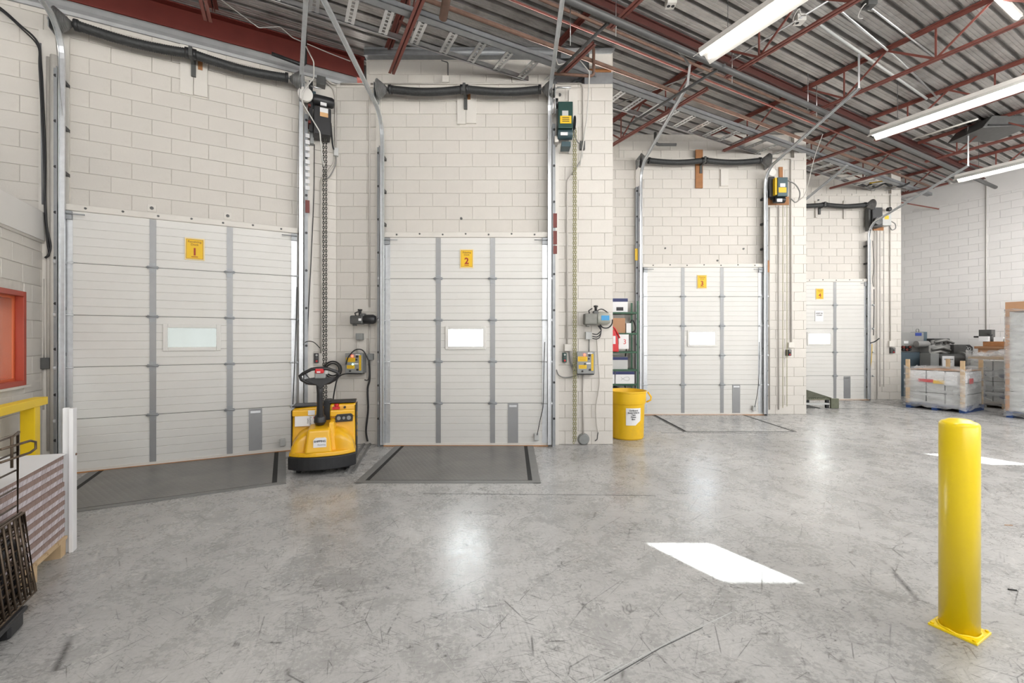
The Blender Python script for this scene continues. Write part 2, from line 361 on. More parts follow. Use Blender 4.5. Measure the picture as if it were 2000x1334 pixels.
    b.inputs['Specular IOR Level'].default_value = 0.7
    bp = n.nodes.new('ShaderNodeBump'); bp.inputs['Strength'].default_value = 0.12; bp.inputs['Distance'].default_value = 0.003
    L(noise(plain, 30, 2, 0.6), bp.inputs['Height']); L(bp.outputs[0], b.inputs['Normal'])
    return m
M['floor'] = floor_mat()
def plate_mat():
    m = mat('diamond_plate', (0.23, 0.224, 0.215), 0.33, 0.5, 0.3, 3, 0, 60, (0.3, 0.29, 0.27), 0.5); n = m.node_tree; L = n.links.new; b = n.nodes['Principled BSDF']
    tc = n.nodes.new('ShaderNodeTexCoord'); hs = []
    for ang in (35, -55):
        mp = n.nodes.new('ShaderNodeMapping'); mp.inputs['Rotation'].default_value = (0, 0, R(ang)); mp.inputs['Scale'].default_value = (12, 34, 1)
        L(tc.outputs['Object'], mp.inputs['Vector'])
        v = n.nodes.new('ShaderNodeTexVoronoi'); v.inputs['Scale'].default_value = 1.0; v.inputs['Randomness'].default_value = 0.0; L(mp.outputs[0], v.inputs['Vector'])
        r = n.nodes.new('ShaderNodeMapRange'); r.inputs[1].default_value = 0.2; r.inputs[2].default_value = 0.38; r.inputs[3].default_value = 1; r.inputs[4].default_value = 0; L(v.outputs['Distance'], r.inputs[0]); hs.append(r.outputs[0])
    mx = n.nodes.new('ShaderNodeMath'); mx.operation = 'MAXIMUM'; L(hs[0], mx.inputs[0]); L(hs[1], mx.inputs[1])
    bp = n.nodes.new('ShaderNodeBump'); bp.inputs['Strength'].default_value = 0.8; bp.inputs['Distance'].default_value = 0.004
    L(mx.outputs[0], bp.inputs['Height']); L(bp.outputs[0], b.inputs['Normal']); return m
M['plate'] = plate_mat()
def glass_mat(name, tr, wgt, diff=(0.8, 0.85, 0.9)):
    m = bpy.data.materials.new(name); m.use_nodes = True; n = m.node_tree; n.nodes.clear(); L = n.links.new
    o = n.nodes.new('ShaderNodeOutputMaterial'); t = n.nodes.new('ShaderNodeBsdfTransparent'); t.inputs[0].default_value = (*tr, 1)
    g = n.nodes.new('ShaderNodeBsdfGlossy'); g.inputs['Roughness'].default_value = 0.05
    d = n.nodes.new('ShaderNodeBsdfTranslucent'); d.inputs[0].default_value = (*diff, 1)
    a = n.nodes.new('ShaderNodeMixShader'); a.inputs[0].default_value = wgt; L(t.outputs[0], a.inputs[1]); L(d.outputs[0], a.inputs[2])
    c = n.nodes.new('ShaderNodeMixShader'); c.inputs[0].default_value = 0.06; L(a.outputs[0], c.inputs[1]); L(g.outputs[0], c.inputs[2]); L(c.outputs[0], o.inputs[0]); return m
M['glass'] = glass_mat('window_glass', (0.90, 0.95, 0.98), 0.06)
M['frost'] = glass_mat('dirty_window_glass', (0.01, 0.011, 0.012), 0.985, (0.135, 0.143, 0.143))
def wrap_mat():
    m = bpy.data.materials.new('stretch_wrap'); m.use_nodes = True; n = m.node_tree; n.nodes.clear(); L = n.links.new
    o = n.nodes.new('ShaderNodeOutputMaterial'); t = n.nodes.new('ShaderNodeBsdfTransparent')
    p = n.nodes.new('ShaderNodeBsdfPrincipled'); p.inputs['Base Color'].default_value = (0.78, 0.79, 0.80, 1); p.inputs['Roughness'].default_value = 0.22
    tc = n.nodes.new('ShaderNodeTexCoord'); mp = n.nodes.new('ShaderNodeMapping'); mp.inputs['Rotation'].default_value = (0.25, 0.5, 0.2); mp.inputs['Scale'].default_value = (1.2, 1.2, 4)
    z = n.nodes.new('ShaderNodeTexNoise'); z.inputs['Scale'].default_value = 2.2; z.inputs['Detail'].default_value = 5
    L(tc.outputs['Object'], mp.inputs[0]); L(mp.outputs[0], z.inputs['Vector'])
    r = n.nodes.new('ShaderNodeMapRange'); r.inputs[1].default_value = 0.35; r.inputs[2].default_value = 0.7; r.inputs[3].default_value = 0.12; r.inputs[4].default_value = 0.55; L(z.outputs['Fac'], r.inputs[0])
    bp = n.nodes.new('ShaderNodeBump'); bp.inputs['Strength'].default_value = 0.35; bp.inputs['Distance'].default_value = 0.02; L(z.outputs['Fac'], bp.inputs['Height']); L(bp.outputs[0], p.inputs['Normal'])
    a = n.nodes.new('ShaderNodeMixShader'); L(r.outputs[0], a.inputs[0]); L(t.outputs[0], a.inputs[1]); L(p.outputs[0], a.inputs[2]); L(a.outputs[0], o.inputs[0]); return m
M['wrap'] = wrap_mat()
def bundle_mat(name, c1, c2, ang):
    m = mat(name, c1, 0.7, 0, 0.08, 8); n = m.node_tree; L = n.links.new; b = n.nodes['Principled BSDF']
    tc = n.nodes.new('ShaderNodeTexCoord'); mp = n.nodes.new('ShaderNodeMapping'); mp.vector_type = 'TEXTURE'; mp.inputs['Rotation'].default_value = (0, R(ang), 0); mp.inputs['Scale'].default_value = (1 / 70.0, 1.0, 1 / 6.0)
    z = n.nodes.new('ShaderNodeTexNoise'); z.inputs['Scale'].default_value = 1.5; z.inputs['Detail'].default_value = 4
    L(tc.outputs['Object'], mp.inputs[0]); L(mp.outputs[0], z.inputs['Vector'])
    r = n.nodes.new('ShaderNodeValToRGB'); r.color_ramp.elements[0].position = 0.4; r.color_ramp.elements[1].position = 0.62
    r.color_ramp.elements[0].color = (*c1, 1); r.color_ramp.elements[1].color = (*c2, 1); L(z.outputs['Fac'], r.inputs[0]); L(r.outputs[0], b.inputs['Base Color']); return m
M['bun1'] = bundle_mat('flat_carton_edges', (0.26, 0.18, 0.155), (0.33, 0.24, 0.215), 0)
M['bun2'] = bundle_mat('printed_carton_edges', (0.44, 0.38, 0.40), (0.72, 0.68, 0.72), 30)

# ------------------------------------------------------------------ building shell
ZL = 5.46; ZD = 6.02                      # ledge on the walls, underside of the roof deck
def blocks(root, F, x0, x1, z0, z1, openings, mt, y=0.0, bw=0.4, bh=0.2, cache={}):
    g = 0.004; rows = int(math.ceil((z1 - z0) / bh - 1e-6)); cnt = 0; b = BASE[root.name]
    for r in range(rows):
        za = z0 + r * bh; zb = min(za + bh, z1)
        if zb - za < 0.05: continue
        off = (r % 2) * bw / 2; k = math.floor((x0 - off) / bw) - 1
        while True:
            xa = k * bw + off; xb = xa + bw; k += 1
            if xa >= x1: break
            segs = [(max(xa, x0), min(xb, x1))]
            for (p, q, s, t) in openings:
                if zb <= s + 0.02 or za >= t - 0.02: continue
                ns = []
                for (u, v) in segs:
                    if q <= u or p >= v: ns.append((u, v)); continue
                    if p > u: ns.append((u, p))
                    if q < v: ns.append((q, v))
                segs = ns
            for (u, v) in segs:
                if v - u < 0.05: continue
                wd = round(v - u - g, 3); ht = round(zb - za - g, 3); key = (wd, ht, mt.name)
                if key not in cache:
                    i = 0.004; vs = []
                    for (yy, ins) in ((0.0, i), (0.004, 0), (0.014, 0)):
                        vs += [(ins, yy, ins), (wd - ins, yy, ins), (wd - ins, yy, ht - ins), (ins, yy, ht - ins)]
                    fs = [(0, 1, 2, 3)]
                    for q0 in (0, 4): fs += [(q0 + j, q0 + 4 + j, q0 + 4 + (j + 1) % 4, q0 + (j + 1) % 4) for j in range(4)]
                    me = bpy.data.meshes.new('block'); me.from_pydata(vs, [], fs); me.materials.append(mt); cache[key] = me
                o = bpy.data.objects.new('block', cache[key]); COL.objects.link(o); o.parent = root
                o.location = Vector((u + g / 2, y - 0.004 + random.uniform(0, 0.0015), za + g / 2)) - b; cnt += 1
    return cnt
def wall(name, F, x0, x1, z1, holes, mt, th=0.25, z0=0.0):
    mb = MB(); xs = sorted({x0, x1} | {h[0] for h in holes} | {h[1] for h in holes})
    for a, c in zip(xs[:-1], xs[1:]):
        hs = [h for h in holes if h[0] <= a + 1e-6 and h[1] >= c - 1e-6]
        zz = z0
        for h in sorted(hs, key=lambda h: h[2]):
            if h[2] > zz + 1e-4: mb.box(a, c, 0.006, th, zz, h[2])
            zz = h[3]
        if z1 > zz: mb.box(a, c, 0.006, th, zz, z1)
    return single(name, None, None, F, ((x0 + x1) / 2, 0, 0), mb, mt, kind='structure')

# floor
poly = [G(-9, -9), G(16.9, -9), G(16.9, 8.9), Vector((10.31, 15.8, 0)), Vector((10.31, 11.7, 0)), Vector((6.2, 11.7, 0)), Vector((6.2, 9.42, 0)), Vector((1.4, 9.42, 0)), Vector((1.4, 6.75, 0)), Vector((-2.7, 6.75, 0)), G(-9, 7.25)]
mb = MB(); n = len(poly)
mb.add([(p.x, p.y, 0) for p in poly] + [(p.x, p.y, -0.2) for p in poly], [tuple(range(n)), tuple(range(2 * n - 1, n - 1, -1))] + [(i, i + n, (i + 1) % n + n, (i + 1) % n) for i in range(n)])
single('floor', None, None, W, (0, 0, 0), mb, M['floor'], kind='structure')
mb = MB(); mb.box(-60, 60, -60, 90, -1.35, -1.25)
single('yard_ground', None, None, W, (0, 0, -1.3), mb, M['ground'], kind='structure')
# saw-cut joints in the slab
mb = MB()
def floor_line(mb, pts, wd, F=W):
    P = [Vector((*fl(F, x, y), 0.0008)) for x, y in pts]
    for a, c in zip(P[:-1], P[1:]): mb.bar(a, c, wd, 0.002)
floor_line(mb, [(1430, 1196), (1330, 1242), (1205, 1308), (1140, 1345)], 0.004)
floor_line(mb, [(1215, 1296), (1130, 1345)], 0.003)
single('trim_1', None, None, W, (0.4, 2.0, 0), mb, M['greyl'], kind='structure')
mb = MB(); floor_line(mb, [(1372, 1226), (1290, 1266), (1180, 1330)], 0.004); floor_line(mb, [(1290, 845), (1500, 846)], 0.01); floor_line(mb, [(826, 964), (1280, 968)], 0.006)
single('trim_2', None, None, W, (0.4, 2.0, 0), mb, M['greyd'], kind='structure')

# roof deck
mb = MB(); b = -8.0; prof = []
while b < 10.2:
    prof += [(b, ZD), (b + 0.042, ZD), (b + 0.046, ZD + .006), (b + 0.050, ZD), (b + 0.086, ZD), (b + 0.090, ZD + .006), (b + 0.094, ZD), (b + 0.135, ZD), (b + 0.140, ZD + 0.07), (b + 0.195, ZD + 0.07)]
    b += 0.2
m = len(prof); vs = [(-9, p, z) for p, z in prof] + [(17.2, p, z) for p, z in prof]
mb.add(vs, [(i, i + 1, i + 1 + m, i + m) for i in range(m - 1)])
mb.box(-9, 17.2, -8, 10.2, ZD + 0.10, ZD + 0.16)
single('ceiling', None, None, GF, (0, 0, ZD), mb, M['deck'], kind='structure')

# walls
D = {}
def door_rect(F, xl, xr, yt, xref, off=-0.09):
    a, _ = pl(F, xl, 664, off); c, _ = pl(F, xr, 664, off); _, z = pl(F, xref, yt, off); return a, c, z
D[1] = door_rect(B1, 125, 580, 467, 640); D[2] = door_rect(B2, 750, 1070, 466, 911); D[3] = door_rect(B3, 1256, 1491, 521, 1373)
x4r = pl(B4, 1698, 664, -0.09)[0]; D[4] = (x4r - 2.5, x4r, 3.12)
for k in D: D[k] = (D[k][0], D[k][1], 3.11)
def hole(k): a, c, z = D[k]; return (a + 0.06, c - 0.06, 0.0, z - 0.04)
w1 = wall('wall_left', B1, -9, 0.05, ZL, [hole(1)], M['mortar']); print('blocks', blocks(w1, B1, -3.9, 0.0, 0, ZL, [hole(1), (-9, -3.2, 0, 2.9)], M['block']))
w2 = wall('wall_center', B2, X12 - 0.02, 1.527, ZL, [hole(2)], M['mortar']); blocks(w2, B2, X12, 1.527, 0, ZL, [hole(2)], M['block'])
w3 = wall('wall_rear', B3, 1.53, 6.264, ZL, [hole(3)], M['mortar']); blocks(w3, B3, 1.53, 6.264, 0, ZL, [hole(3)], M['block'])
w4 = wall('wall_far', B4, 6.27, 10.31, ZL, [hole(4)], M['mortar']); blocks(w4, B4, 7.3, 10.31, 0, ZL, [hole(4)], M['block'])
wr = wall('wall_right', BR, -2.0, 17.5, ZL, [], M['mortarr']); blocks(wr, BR, 2.2, 6.2, 0, ZL, [], M['blockr'])
# upper walls above the ledge
u2 = wall('wall_center_upper', B2, -2.24, 0.62, ZD - 0.02, [], M['mortar'], 0.14, ZL); u2.location.y += 0.1; blocks(u2, B2, -2.24, 0.62, ZL, 5.89, [], M['block'])
u3 = wall('wall_rear_upper', B3, 1.53, 6.264, ZD - 0.02, [], M['mortar'], 0.14, ZL); u3.location.y += 0.1; blocks(u3, B3, 2.3, 6.264, ZL, 5.89, [], M['block'])
u4 = wall('wall_far_upper', B4, 6.27, 10.31, ZD - 0.02, [], M['mortar'], 0.14, ZL); u4.location.y += 0.1; blocks(u4, B4, 7.3, 10.31, ZL, 5.89, [], M['block'])
ur = wall('wall_right_upper', BR, -2.0, 17.5, ZD - 0.02, [], M['blockr'], 0.2, ZL)
u1 = wall('wall_left_upper', B1, -9, 0.5, ZD, [], M['galvd'], 0.1, ZL); u1.location = B1.w((-4.25, 0.3, 0))
uc = wall('wall_center_closure', B2, 0.60, 1.527, ZD - 0.005, [], M['galvd'], 0.06, ZL); uc.location.y += 0.19
mb = MB(); mb.box(-3.1, -2.19, 7.06, 7.12, ZL - 0.1, ZD); mb.box(-2.24, -2.19, 6.7, 7.1, ZL, ZD); single('wall_corner_closure', None, None, W, (-2.5, 7.1, ZL), mb, M['galvd'], kind='structure')
mb = MB(); mb.box(-9.0, -8.8, -8.0, 7.3, 0, ZD); single('wall_left_end', None, None, GF, (-9, 0, 0), mb, M['blockr'], kind='structure')  # unseen end wall, added to block sky light from the left
# returns of the sawtooth bays
mb = MB(); mb.box(1.277, 1.527, 6.60, 9.30, 0, ZD - 0.02); single('wall_side', None, None, W, (1.4, 8, 0), mb, M['block'], kind='structure')
mb = MB(); mb.box(6.014, 6.264, 9.27, 11.56, 0, ZD - 0.02); single('wall_side', None, None, W, (6.1, 10.5, 0), mb, M['block'], kind='structure')
mb = MB(); mb.box(10.06, 10.31, 11.54, 16.6, 0, ZD - 0.02); single('wall_side', None, None, W, (10.2, 14, 0), mb, M['block'], kind='structure')
# lintel block face on the corner pillar tip above the ledge
mb = MB(); mb.box(1.17, 1.5, -0.0, 0.1, ZL + 0.22, ZL + 0.45); single('trim_3', None, None, B2, (1.3, 0, ZL), mb, M['paint'], kind='structure')
mb = MB(); mb.box(1.17, 1.5, -0.01, 0.1, ZL + 0.17, ZL + 0.22); single('trim_4', None, None, B2, (1.3, 0, ZL), mb, M['wood'], kind='structure')
mb = MB(); mb.box(1.1, 1.527, -0.0, 0.1, ZL, ZL + 0.17); single('trim_5', None, None, B2, (1.3, 0, ZL), mb, M['galvd'], kind='structure')
mb = MB(); mb.prism([(0.75, ZL + 0.45), (1.5, ZL + 0.45), (1.56, ZD - 0.03), (0.75, ZD - 0.03)], -0.02, 0.1); single('trim_6', None, None, B2, (1.3, 0, ZL), mb, M['galv'], kind='structure')
# galvanized flashing and duct on top of the walls
mb = MB(); mb.prism([(0, 0)], 0, 0) if False else None
fp = [(-0.02, ZL), (-0.035, ZL + 0.035), (0.0, ZL + 0.10), (0.02, ZL + 0.17), (0.05, ZL + 0.205), (0.33, ZL + 0.205), (0.33, ZL)]
vs = [(-9, y, z) for y, z in fp] + [(0.30, y, z) for y, z in fp]; m = len(fp)
mb.add(vs, [(i, (i + 1) % m, (i + 1) % m + m, i + m) for i in range(m)] + [tuple(range(m))[::-1], tuple(range(m, 2 * m))])
single('trim_7', None, None, B1, (-3, 0, ZL), mb, M['flash'], kind='structure')
mb = MB(); mb.box(-2.24, 0.62, 0.0, 0.2, 5.89, ZD - 0.005); mb.tube([(-2.24, 0.03, 5.945), (0.62, 0.03, 5.945)], 0.05, 10)
single('trim_8', None, None, B2, (-0.8, 0, 5.9), mb, M['galvd'], kind='structure')
# office wall with its panel and window
wa, wz1 = pl(BO, 47, 570); _, wz0 = pl(BO, 47, 752); _, pz = pl(BO, 80, 470); _, pt = pl(BO, 82, 416)
wnd = (wa - 1.6, wa, wz0, wz1)
wo = wall('wall_office', BO, -2.0, 7.071, pt, [wnd], M['mortar'], 0.2); blocks(wo, BO, 2.6, 7.071, 0, pz, [wnd], M['block'])
mb = MB(); mb.box(-2.0, 7.06, -0.03, 0.02, pz, pt); single('trim_9', None, None, BO, (5, 0, pz), mb, M['soffit'], kind='structure')
mb = MB(); mb.box(-2.0, 7.06, -0.02, 0.0, pz - 0.03, pz); single('trim_10', None, None, BO, (5, 0, pz), mb, M['conduit'], kind='structure')
rt = thing('window_1', None, None, BO, (wnd[1] - 0.8, 0, wz0), kind='structure')
def frame_mb(x0, x1, z0, z1, wd, y0, y1):
    mb = MB(); mb.box(x0, x0 + wd, y0, y1, z0, z1); mb.box(x1 - wd, x1, y0, y1, z0, z1); mb.box(x0 + wd, x1 - wd, y0, y1, z0, z0 + wd); mb.box(x0 + wd, x1 - wd, y0, y1, z1 - wd, z1); return mb
part(rt, 'window_frame', frame_mb(wnd[0], wnd[1], wz0, wz1, 0.055, -0.02, 0.05), M['orange'], bevel=0.004)
part(rt, 'window_reveal', frame_mb(wnd[0] + 0.05, wnd[1] - 0.05, wz0 + 0.05, wz1 - 0.05, 0.03, 0.05, 0.22), M['orangeb'])
mb = MB(); mb.box(wnd[0] + 0.05, wnd[1] - 0.05, 0.06, 0.066, wz0 + 0.05, wz1 - 0.05); part(rt, 'pane', mb, M['glass'])
mb = MB(); mb.box(wnd[0] - 0.05, wnd[1] + 0.07, -0.03, 0.0, wz0 - 0.025, wz0); part(rt, 'window_sill', mb, M['paint'])
mb = MB(); mb.box(-2.0, 7.0, 1.9, 2.0, 0, 2.9); mb.box(-2, 7.0, 0.2, 2.0, 2.9, 3.0); mb.box(6.85, 6.95, 0.2, 1.9, 0, 2.9)
single('wall_office_interior', None, None, BO, (3, 1.9, 0), mb, M['soffit'], kind='structure')
area('office_light', -3.5, 4.2, 2.85, 0.6, 2.0, 45)
# ------------------------------------------------------------------ doors
def joints(F, k): return [i * (D[k][2] - 0.02) / 5 + 0.02 for i in range(6)]
def ylam(F, pts, off): return [pl(F, x, y, off) for x, y in pts]
DY0, DY1 = -0.105, -0.06
def section_mb(x0, x1, z0, z1, win=None):
    mb = MB(); n = 6; h = (z1 - z0) / n; gw = 0.008; gd = 0.006
    def strip(a, c, zlo, zhi, rows):
        prof = []
        for i in rows:
            q0 = z0 + i * h; q1 = q0 + h
            prof += [(DY0 + gd, q0), (DY0, q0 + gw), (DY0, q1 - gw * 0.5)]
        prof.append((DY0 + gd, z0 + (rows[-1] + 1) * h))
        m = len(prof); vs = [(a, y, z) for y, z in prof] + [(c, y, z) for y, z in prof]
        mb.add(vs, [(i, i + m, i + 1 + m, i + 1) for i in range(m - 1)])
        mb.add([(a, DY0 + gd, prof[0][1]), (c, DY0 + gd, prof[0][1]), (c, DY1, prof[0][1]), (a, DY1, prof[0][1]), (a, DY0 + gd, prof[-1][1]), (c, DY0 + gd, prof[-1][1]), (c, DY1, prof[-1][1]), (a, DY1, prof[-1][1])],
               [(0, 3, 2, 1), (4, 5, 6, 7), (3, 7, 6, 2), (0, 4, 7, 3), (1, 2, 6, 5)])
    if not win: strip(x0, x1, z0, z1, range(n))
    else:
        wa, wb, ra, rb = win
        strip(x0, wa, z0, z1, range(n)); strip(wb, x1, z0, z1, range(n))
        if ra > 0: strip(wa, wb, z0, z1, range(0, ra))
        if rb < n: strip(wa, wb, z0, z1, range(rb, n))
    return mb
def hinge_mb(x, z, w=0.05):
    mb = MB(); mb.tube([(x - w * 0.95, DY0 - 0.022, z), (x + w * 0.95, DY0 - 0.022, z)], 0.010, 8)
    mb.box(x - w * 0.5, x + w * 0.5, DY0 - 0.014, DY0 - 0.006, z - 0.07, z + 0.055)
    mb.box(x - w * 0.8, x + w * 0.8, DY0 - 0.022, DY0 - 0.006, z - 0.02, z + 0.02); return mb
def make_door(k, F, stiles, win, vent, ex, glass):
    x0, x1, zt = D[k]; J = joints(F, k)
    rt = thing('door_%d' % k, None, None, F, ((x0 + x1) / 2, DY1, 0), kind='structure')
    for i in range(5):
        wn = None
        if i == 2:
            h = (J[3] - J[2]) / 6; wn = (win[0], win[1], 2, 5)
        part(rt, 'door_section', section_mb(x0, x1, J[i] + 0.003, J[i + 1] - 0.002, wn), M['panel'])
    h = (J[3] - J[2]) / 6; wz0 = J[2] + 2 * h; wz1 = J[2] + 5 * h
    part(rt, 'window_frame', frame_mb(win[0] - 0.025, win[1] + 0.025, wz0 - 0.025, wz1 + 0.015, 0.05, DY0 - 0.02, DY0 + 0.0), M['panel'], bevel=0.006)
    mb = MB(); mb.box(win[0], win[1], DY0 + 0.005, DY0 + 0.011, wz0, wz1); part(rt, 'pane', mb, glass)
    for (a, c) in stiles:
        mb = MB(); mb.box(a, c, DY0 - 0.006, DY0, J[0] + 0.01, J[5] - 0.01); part(rt, 'stile', mb, M['strip'])
    for (a, c) in ex:
        mb = MB(); mb.box(a, c, DY0 - 0.006, DY0, J[0] + 0.01, J[5] - 0.01); part(rt, 'end_stile', mb, M['galv'])
    for i in range(1, 5): part(rt, 'joint_seal', MB().box(x0, x1, DY0 + 0.007, DY1 + 0.004, J[i] - 0.012, J[i] + 0.012), M['greyd'])
    for i in range(1, 5):
        for (a, c) in stiles: part(rt, 'hinge', hinge_mb((a + c) / 2, J[i], c - a), M['galvd'])
        for n_, (a, c) in enumerate(ex):
            s = -1 if n_ == 0 else 1; xo = a if n_ == 0 else c
            mb = hinge_mb((a + c) / 2, J[i], 0.055); mb.tube([((a + c) / 2, DY0 - 0.03, J[i]), (xo + s * 0.07, DY0 - 0.03, J[i])], 0.007, 6)
            mb.lathe([(0.0, -0.012), (0.026, -0.012), (0.026, 0.012), (0.0, 0.012)], (xo + s * 0.06, DY0 - 0.03, J[i]), 'x', 12)
            part(rt, 'roller', mb, M['galv'])
    # top lift brackets
    for n_, (a, c) in enumerate(ex):
        mb = MB(); mb.box(a, c, DY0 - 0.035, DY0 - 0.006, J[5] - 0.11, J[5] - 0.015); s = 1 if n_ == 0 else -1
        mb.tube([(a if s > 0 else c, DY0 - 0.05, J[5] - 0.05), ((c if s > 0 else a) + s * 0.12, DY0 - 0.05, J[5] - 0.05)], 0.007, 6)
        part(rt, 'lift_bracket', mb, M['galvd'])
    mb = MB(); mb.box(vent[0], vent[1], DY0 - 0.008, DY0, vent[2], vent[3]); vp = part(rt, 'kick_plate', mb, M['strip'])
    mb = MB(); mb.box(vent[0] + 0.02, vent[1] - 0.02, DY0 - 0.016, DY0 - 0.008, vent[3] - 0.06, vent[3] - 0.03); part(vp, 'handle', mb, M['steel'])
    mb = MB(); mb.box(x0, x1, DY0 - 0.012, DY1, 0.012, 0.045); part(rt, 'bottom_rail', mb, M['paint'])
    mb = MB(); mb.box(x0, x1, DY0 - 0.02, DY1, 0.001, 0.014); part(rt, 'bottom_seal', mb, M['seal'])
    # header strip with bolt heads, side jambs closing the gap to the wall
    mb = MB(); mb.box(x0 - 0.02, x1 + 0.02, -0.13, 0.02, zt - 0.005, zt + 0.075)
    hd = part(rt, 'header', mb, M['paint'], bevel=0.01)
    mb = MB()
    for i in range(7): mb.lathe([(0.0, -0.008), (0.012, -0.008), (0.014, 0.0)], (x0 + 0.2 + i * (x1 - x0 - 0.4) / 6, -0.13, zt + 0.035 + 0.01 * (i % 2)), 'y', 8)
    part(hd, 'bolt', mb, M['greyd'])
    mb = MB(); mb.box(x0 - 0.08, x0 + 0.07, DY1, 0.02, 0, zt + 0.02); part(rt, 'jamb', mb, M['paint'])
    mb = MB(); mb.box(x1 - 0.07, x1 + 0.08, DY1, 0.02, 0, zt + 0.02); part(rt, 'jamb', mb, M['paint'])
    return rt
def pxs(F, *xs, off=-0.11): return [pl(F, x, 664, off)[0] for x in xs]
def pyz(F, x, *ys, off=-0.11): return [pl(F, x, y, off)[1] for y in ys]
a = pxs(B1, 292, 305, 443, 454.5, 323, 427, 486, 512, 142, 569)
make_door(1, B1, [(a[0], a[1]), (a[2], a[3])], (a[4], a[5]), (a[6], a[7], 0.06, pyz(B1, 499, 798)[0]), [(D[1][0], a[8]), (a[9], D[1][1])], M['frost'])
a = pxs(B2, 851.5, 861, 957.5, 967, 873, 946, 992, 1012, 762, 1059)
make_door(2, B2, [(a[0], a[1]), (a[2], a[3])], (a[4], a[5]), (a[6], a[7], 0.05, pyz(B2, 1000, 787)[0]), [(D[2][0], a[8]), (a[9], D[2][1])], M['glass'])
a = pxs(B3, 1330.5, 1337, 1407, 1413.5, 1344.5, 1397.5, 1430.5, 1445.5, 1264, 1481)
make_door(3, B3, [(a[0], a[1]), (a[2], a[3])], (a[4], a[5]), (a[6], a[7], 0.03, pyz(B3, 1440, 751)[0]), [(D[3][0], a[8]), (a[9], D[3][1])], M['glass'])
a = pxs(B4, 1628, 1633.5, 1578, 1622, 1648, 1661, 1688)
make_door(4, B4, [(a[0], a[1]), (a[0] - 0.82, a[1] - 0.82)], (a[2], a[3]), (a[4], a[5], 0.03, pyz(B4, 1655, 735)[0]), [(D[4][0], D[4][0] + 0.09), (a[6], D[4][1])], M['glass'])

# signs
def dock_sign(F, x0, x1, y0, y1, l1, l2, num, label, rot=0.0):
    c = DY0 - 0.012; xa, za = pl(F, x0, y1, c); xb, _ = pl(F, x1, y0, c); xm = (x0 + x1) / 2; za = pl(F, xm, y1, c)[1]; zb = pl(F, xm, y0, c)[1]
    rt = thing('dock_sign', label, 'sign', F, ((xa + xb) / 2, c, za)); w_ = xb - xa; h_ = zb - za; xc = (xa + xb) / 2
    part(rt, 'paper', MB().box(xa, xb, c - 0.003, c + 0.006, za, zb), M['ysigne'])
    part(rt, 'border', MB().box(xa + w_ * .06, xb - w_ * .06, c - 0.0045, c - 0.003, za + h_ * .05, zb - h_ * .05), M['sbrn'])
    part(rt, 'print_field', MB().box(xa + w_ * .085, xb - w_ * .085, c - 0.006, c - 0.0045, za + h_ * .07, zb - h_ * .07), M['ysign'])
    cy = c - 0.007
    text(rt, 'lettering', l1, xc, cy, zb - h_ * .17, h_ * .135, M['sbrn'], bold=0.001); text(rt, 'lettering', l2, xc, cy, zb - h_ * .30, h_ * .13, M['sbrn'], bold=0.001)
    text(rt, 'numeral', num, xc, cy, za + h_ * .36, h_ * .46, M['sred'], bold=0.004)
    part(rt, 'underline', MB().box(xc - w_ * .17, xc + w_ * .17, cy - 0.001, cy + 0.001, za + h_ * .13, za + h_ * .16), M['sred'])
    return rt
dock_sign(B1, 361, 399.5, 465.5, 508, 'Receiving', 'Dock', '1', 'yellow dock sign with red number 1 on the leftmost loading door')
dock_sign(B2, 898.5, 924.5, 487, 523.5, 'Shipping', 'Dock', '2', 'yellow dock sign with red number 2 on the second loading door')
dock_sign(B3, 1361.5, 1380.5, 537, 563.5, 'Shipping', 'Dock', '3', 'small yellow sheet reading 3 taped to the third loading door')
dock_sign(B4, 1593.5, 1608.5, 563.5, 584.5, 'Shipping', 'Dock', '4', 'small yellow sheet reading 4 on the rightmost loading door')
c = DY0 - 0.012; xa, za = pl(B4, 1592, 628, c); xb, zb = pl(B4, 1608, 607, c)
rt = thing('paper_notice', 'white paper notice below the number 4 sheet on the farthest door', 'notice', B4, ((xa + xb) / 2, c, za))
part(rt, 'paper', MB().box(xa, xb, c - 0.002, c + 0.006, za, zb), M['white'])
text(rt, 'lettering', 'KEEP IN', (xa + xb) / 2, c - 0.003, zb - 0.07, 0.05, M['ink'], bold=0.001); text(rt, 'lettering', 'CLOSED', (xa + xb) / 2, c - 0.003, zb - 0.12, 0.04, M['ink'], bold=0.001)

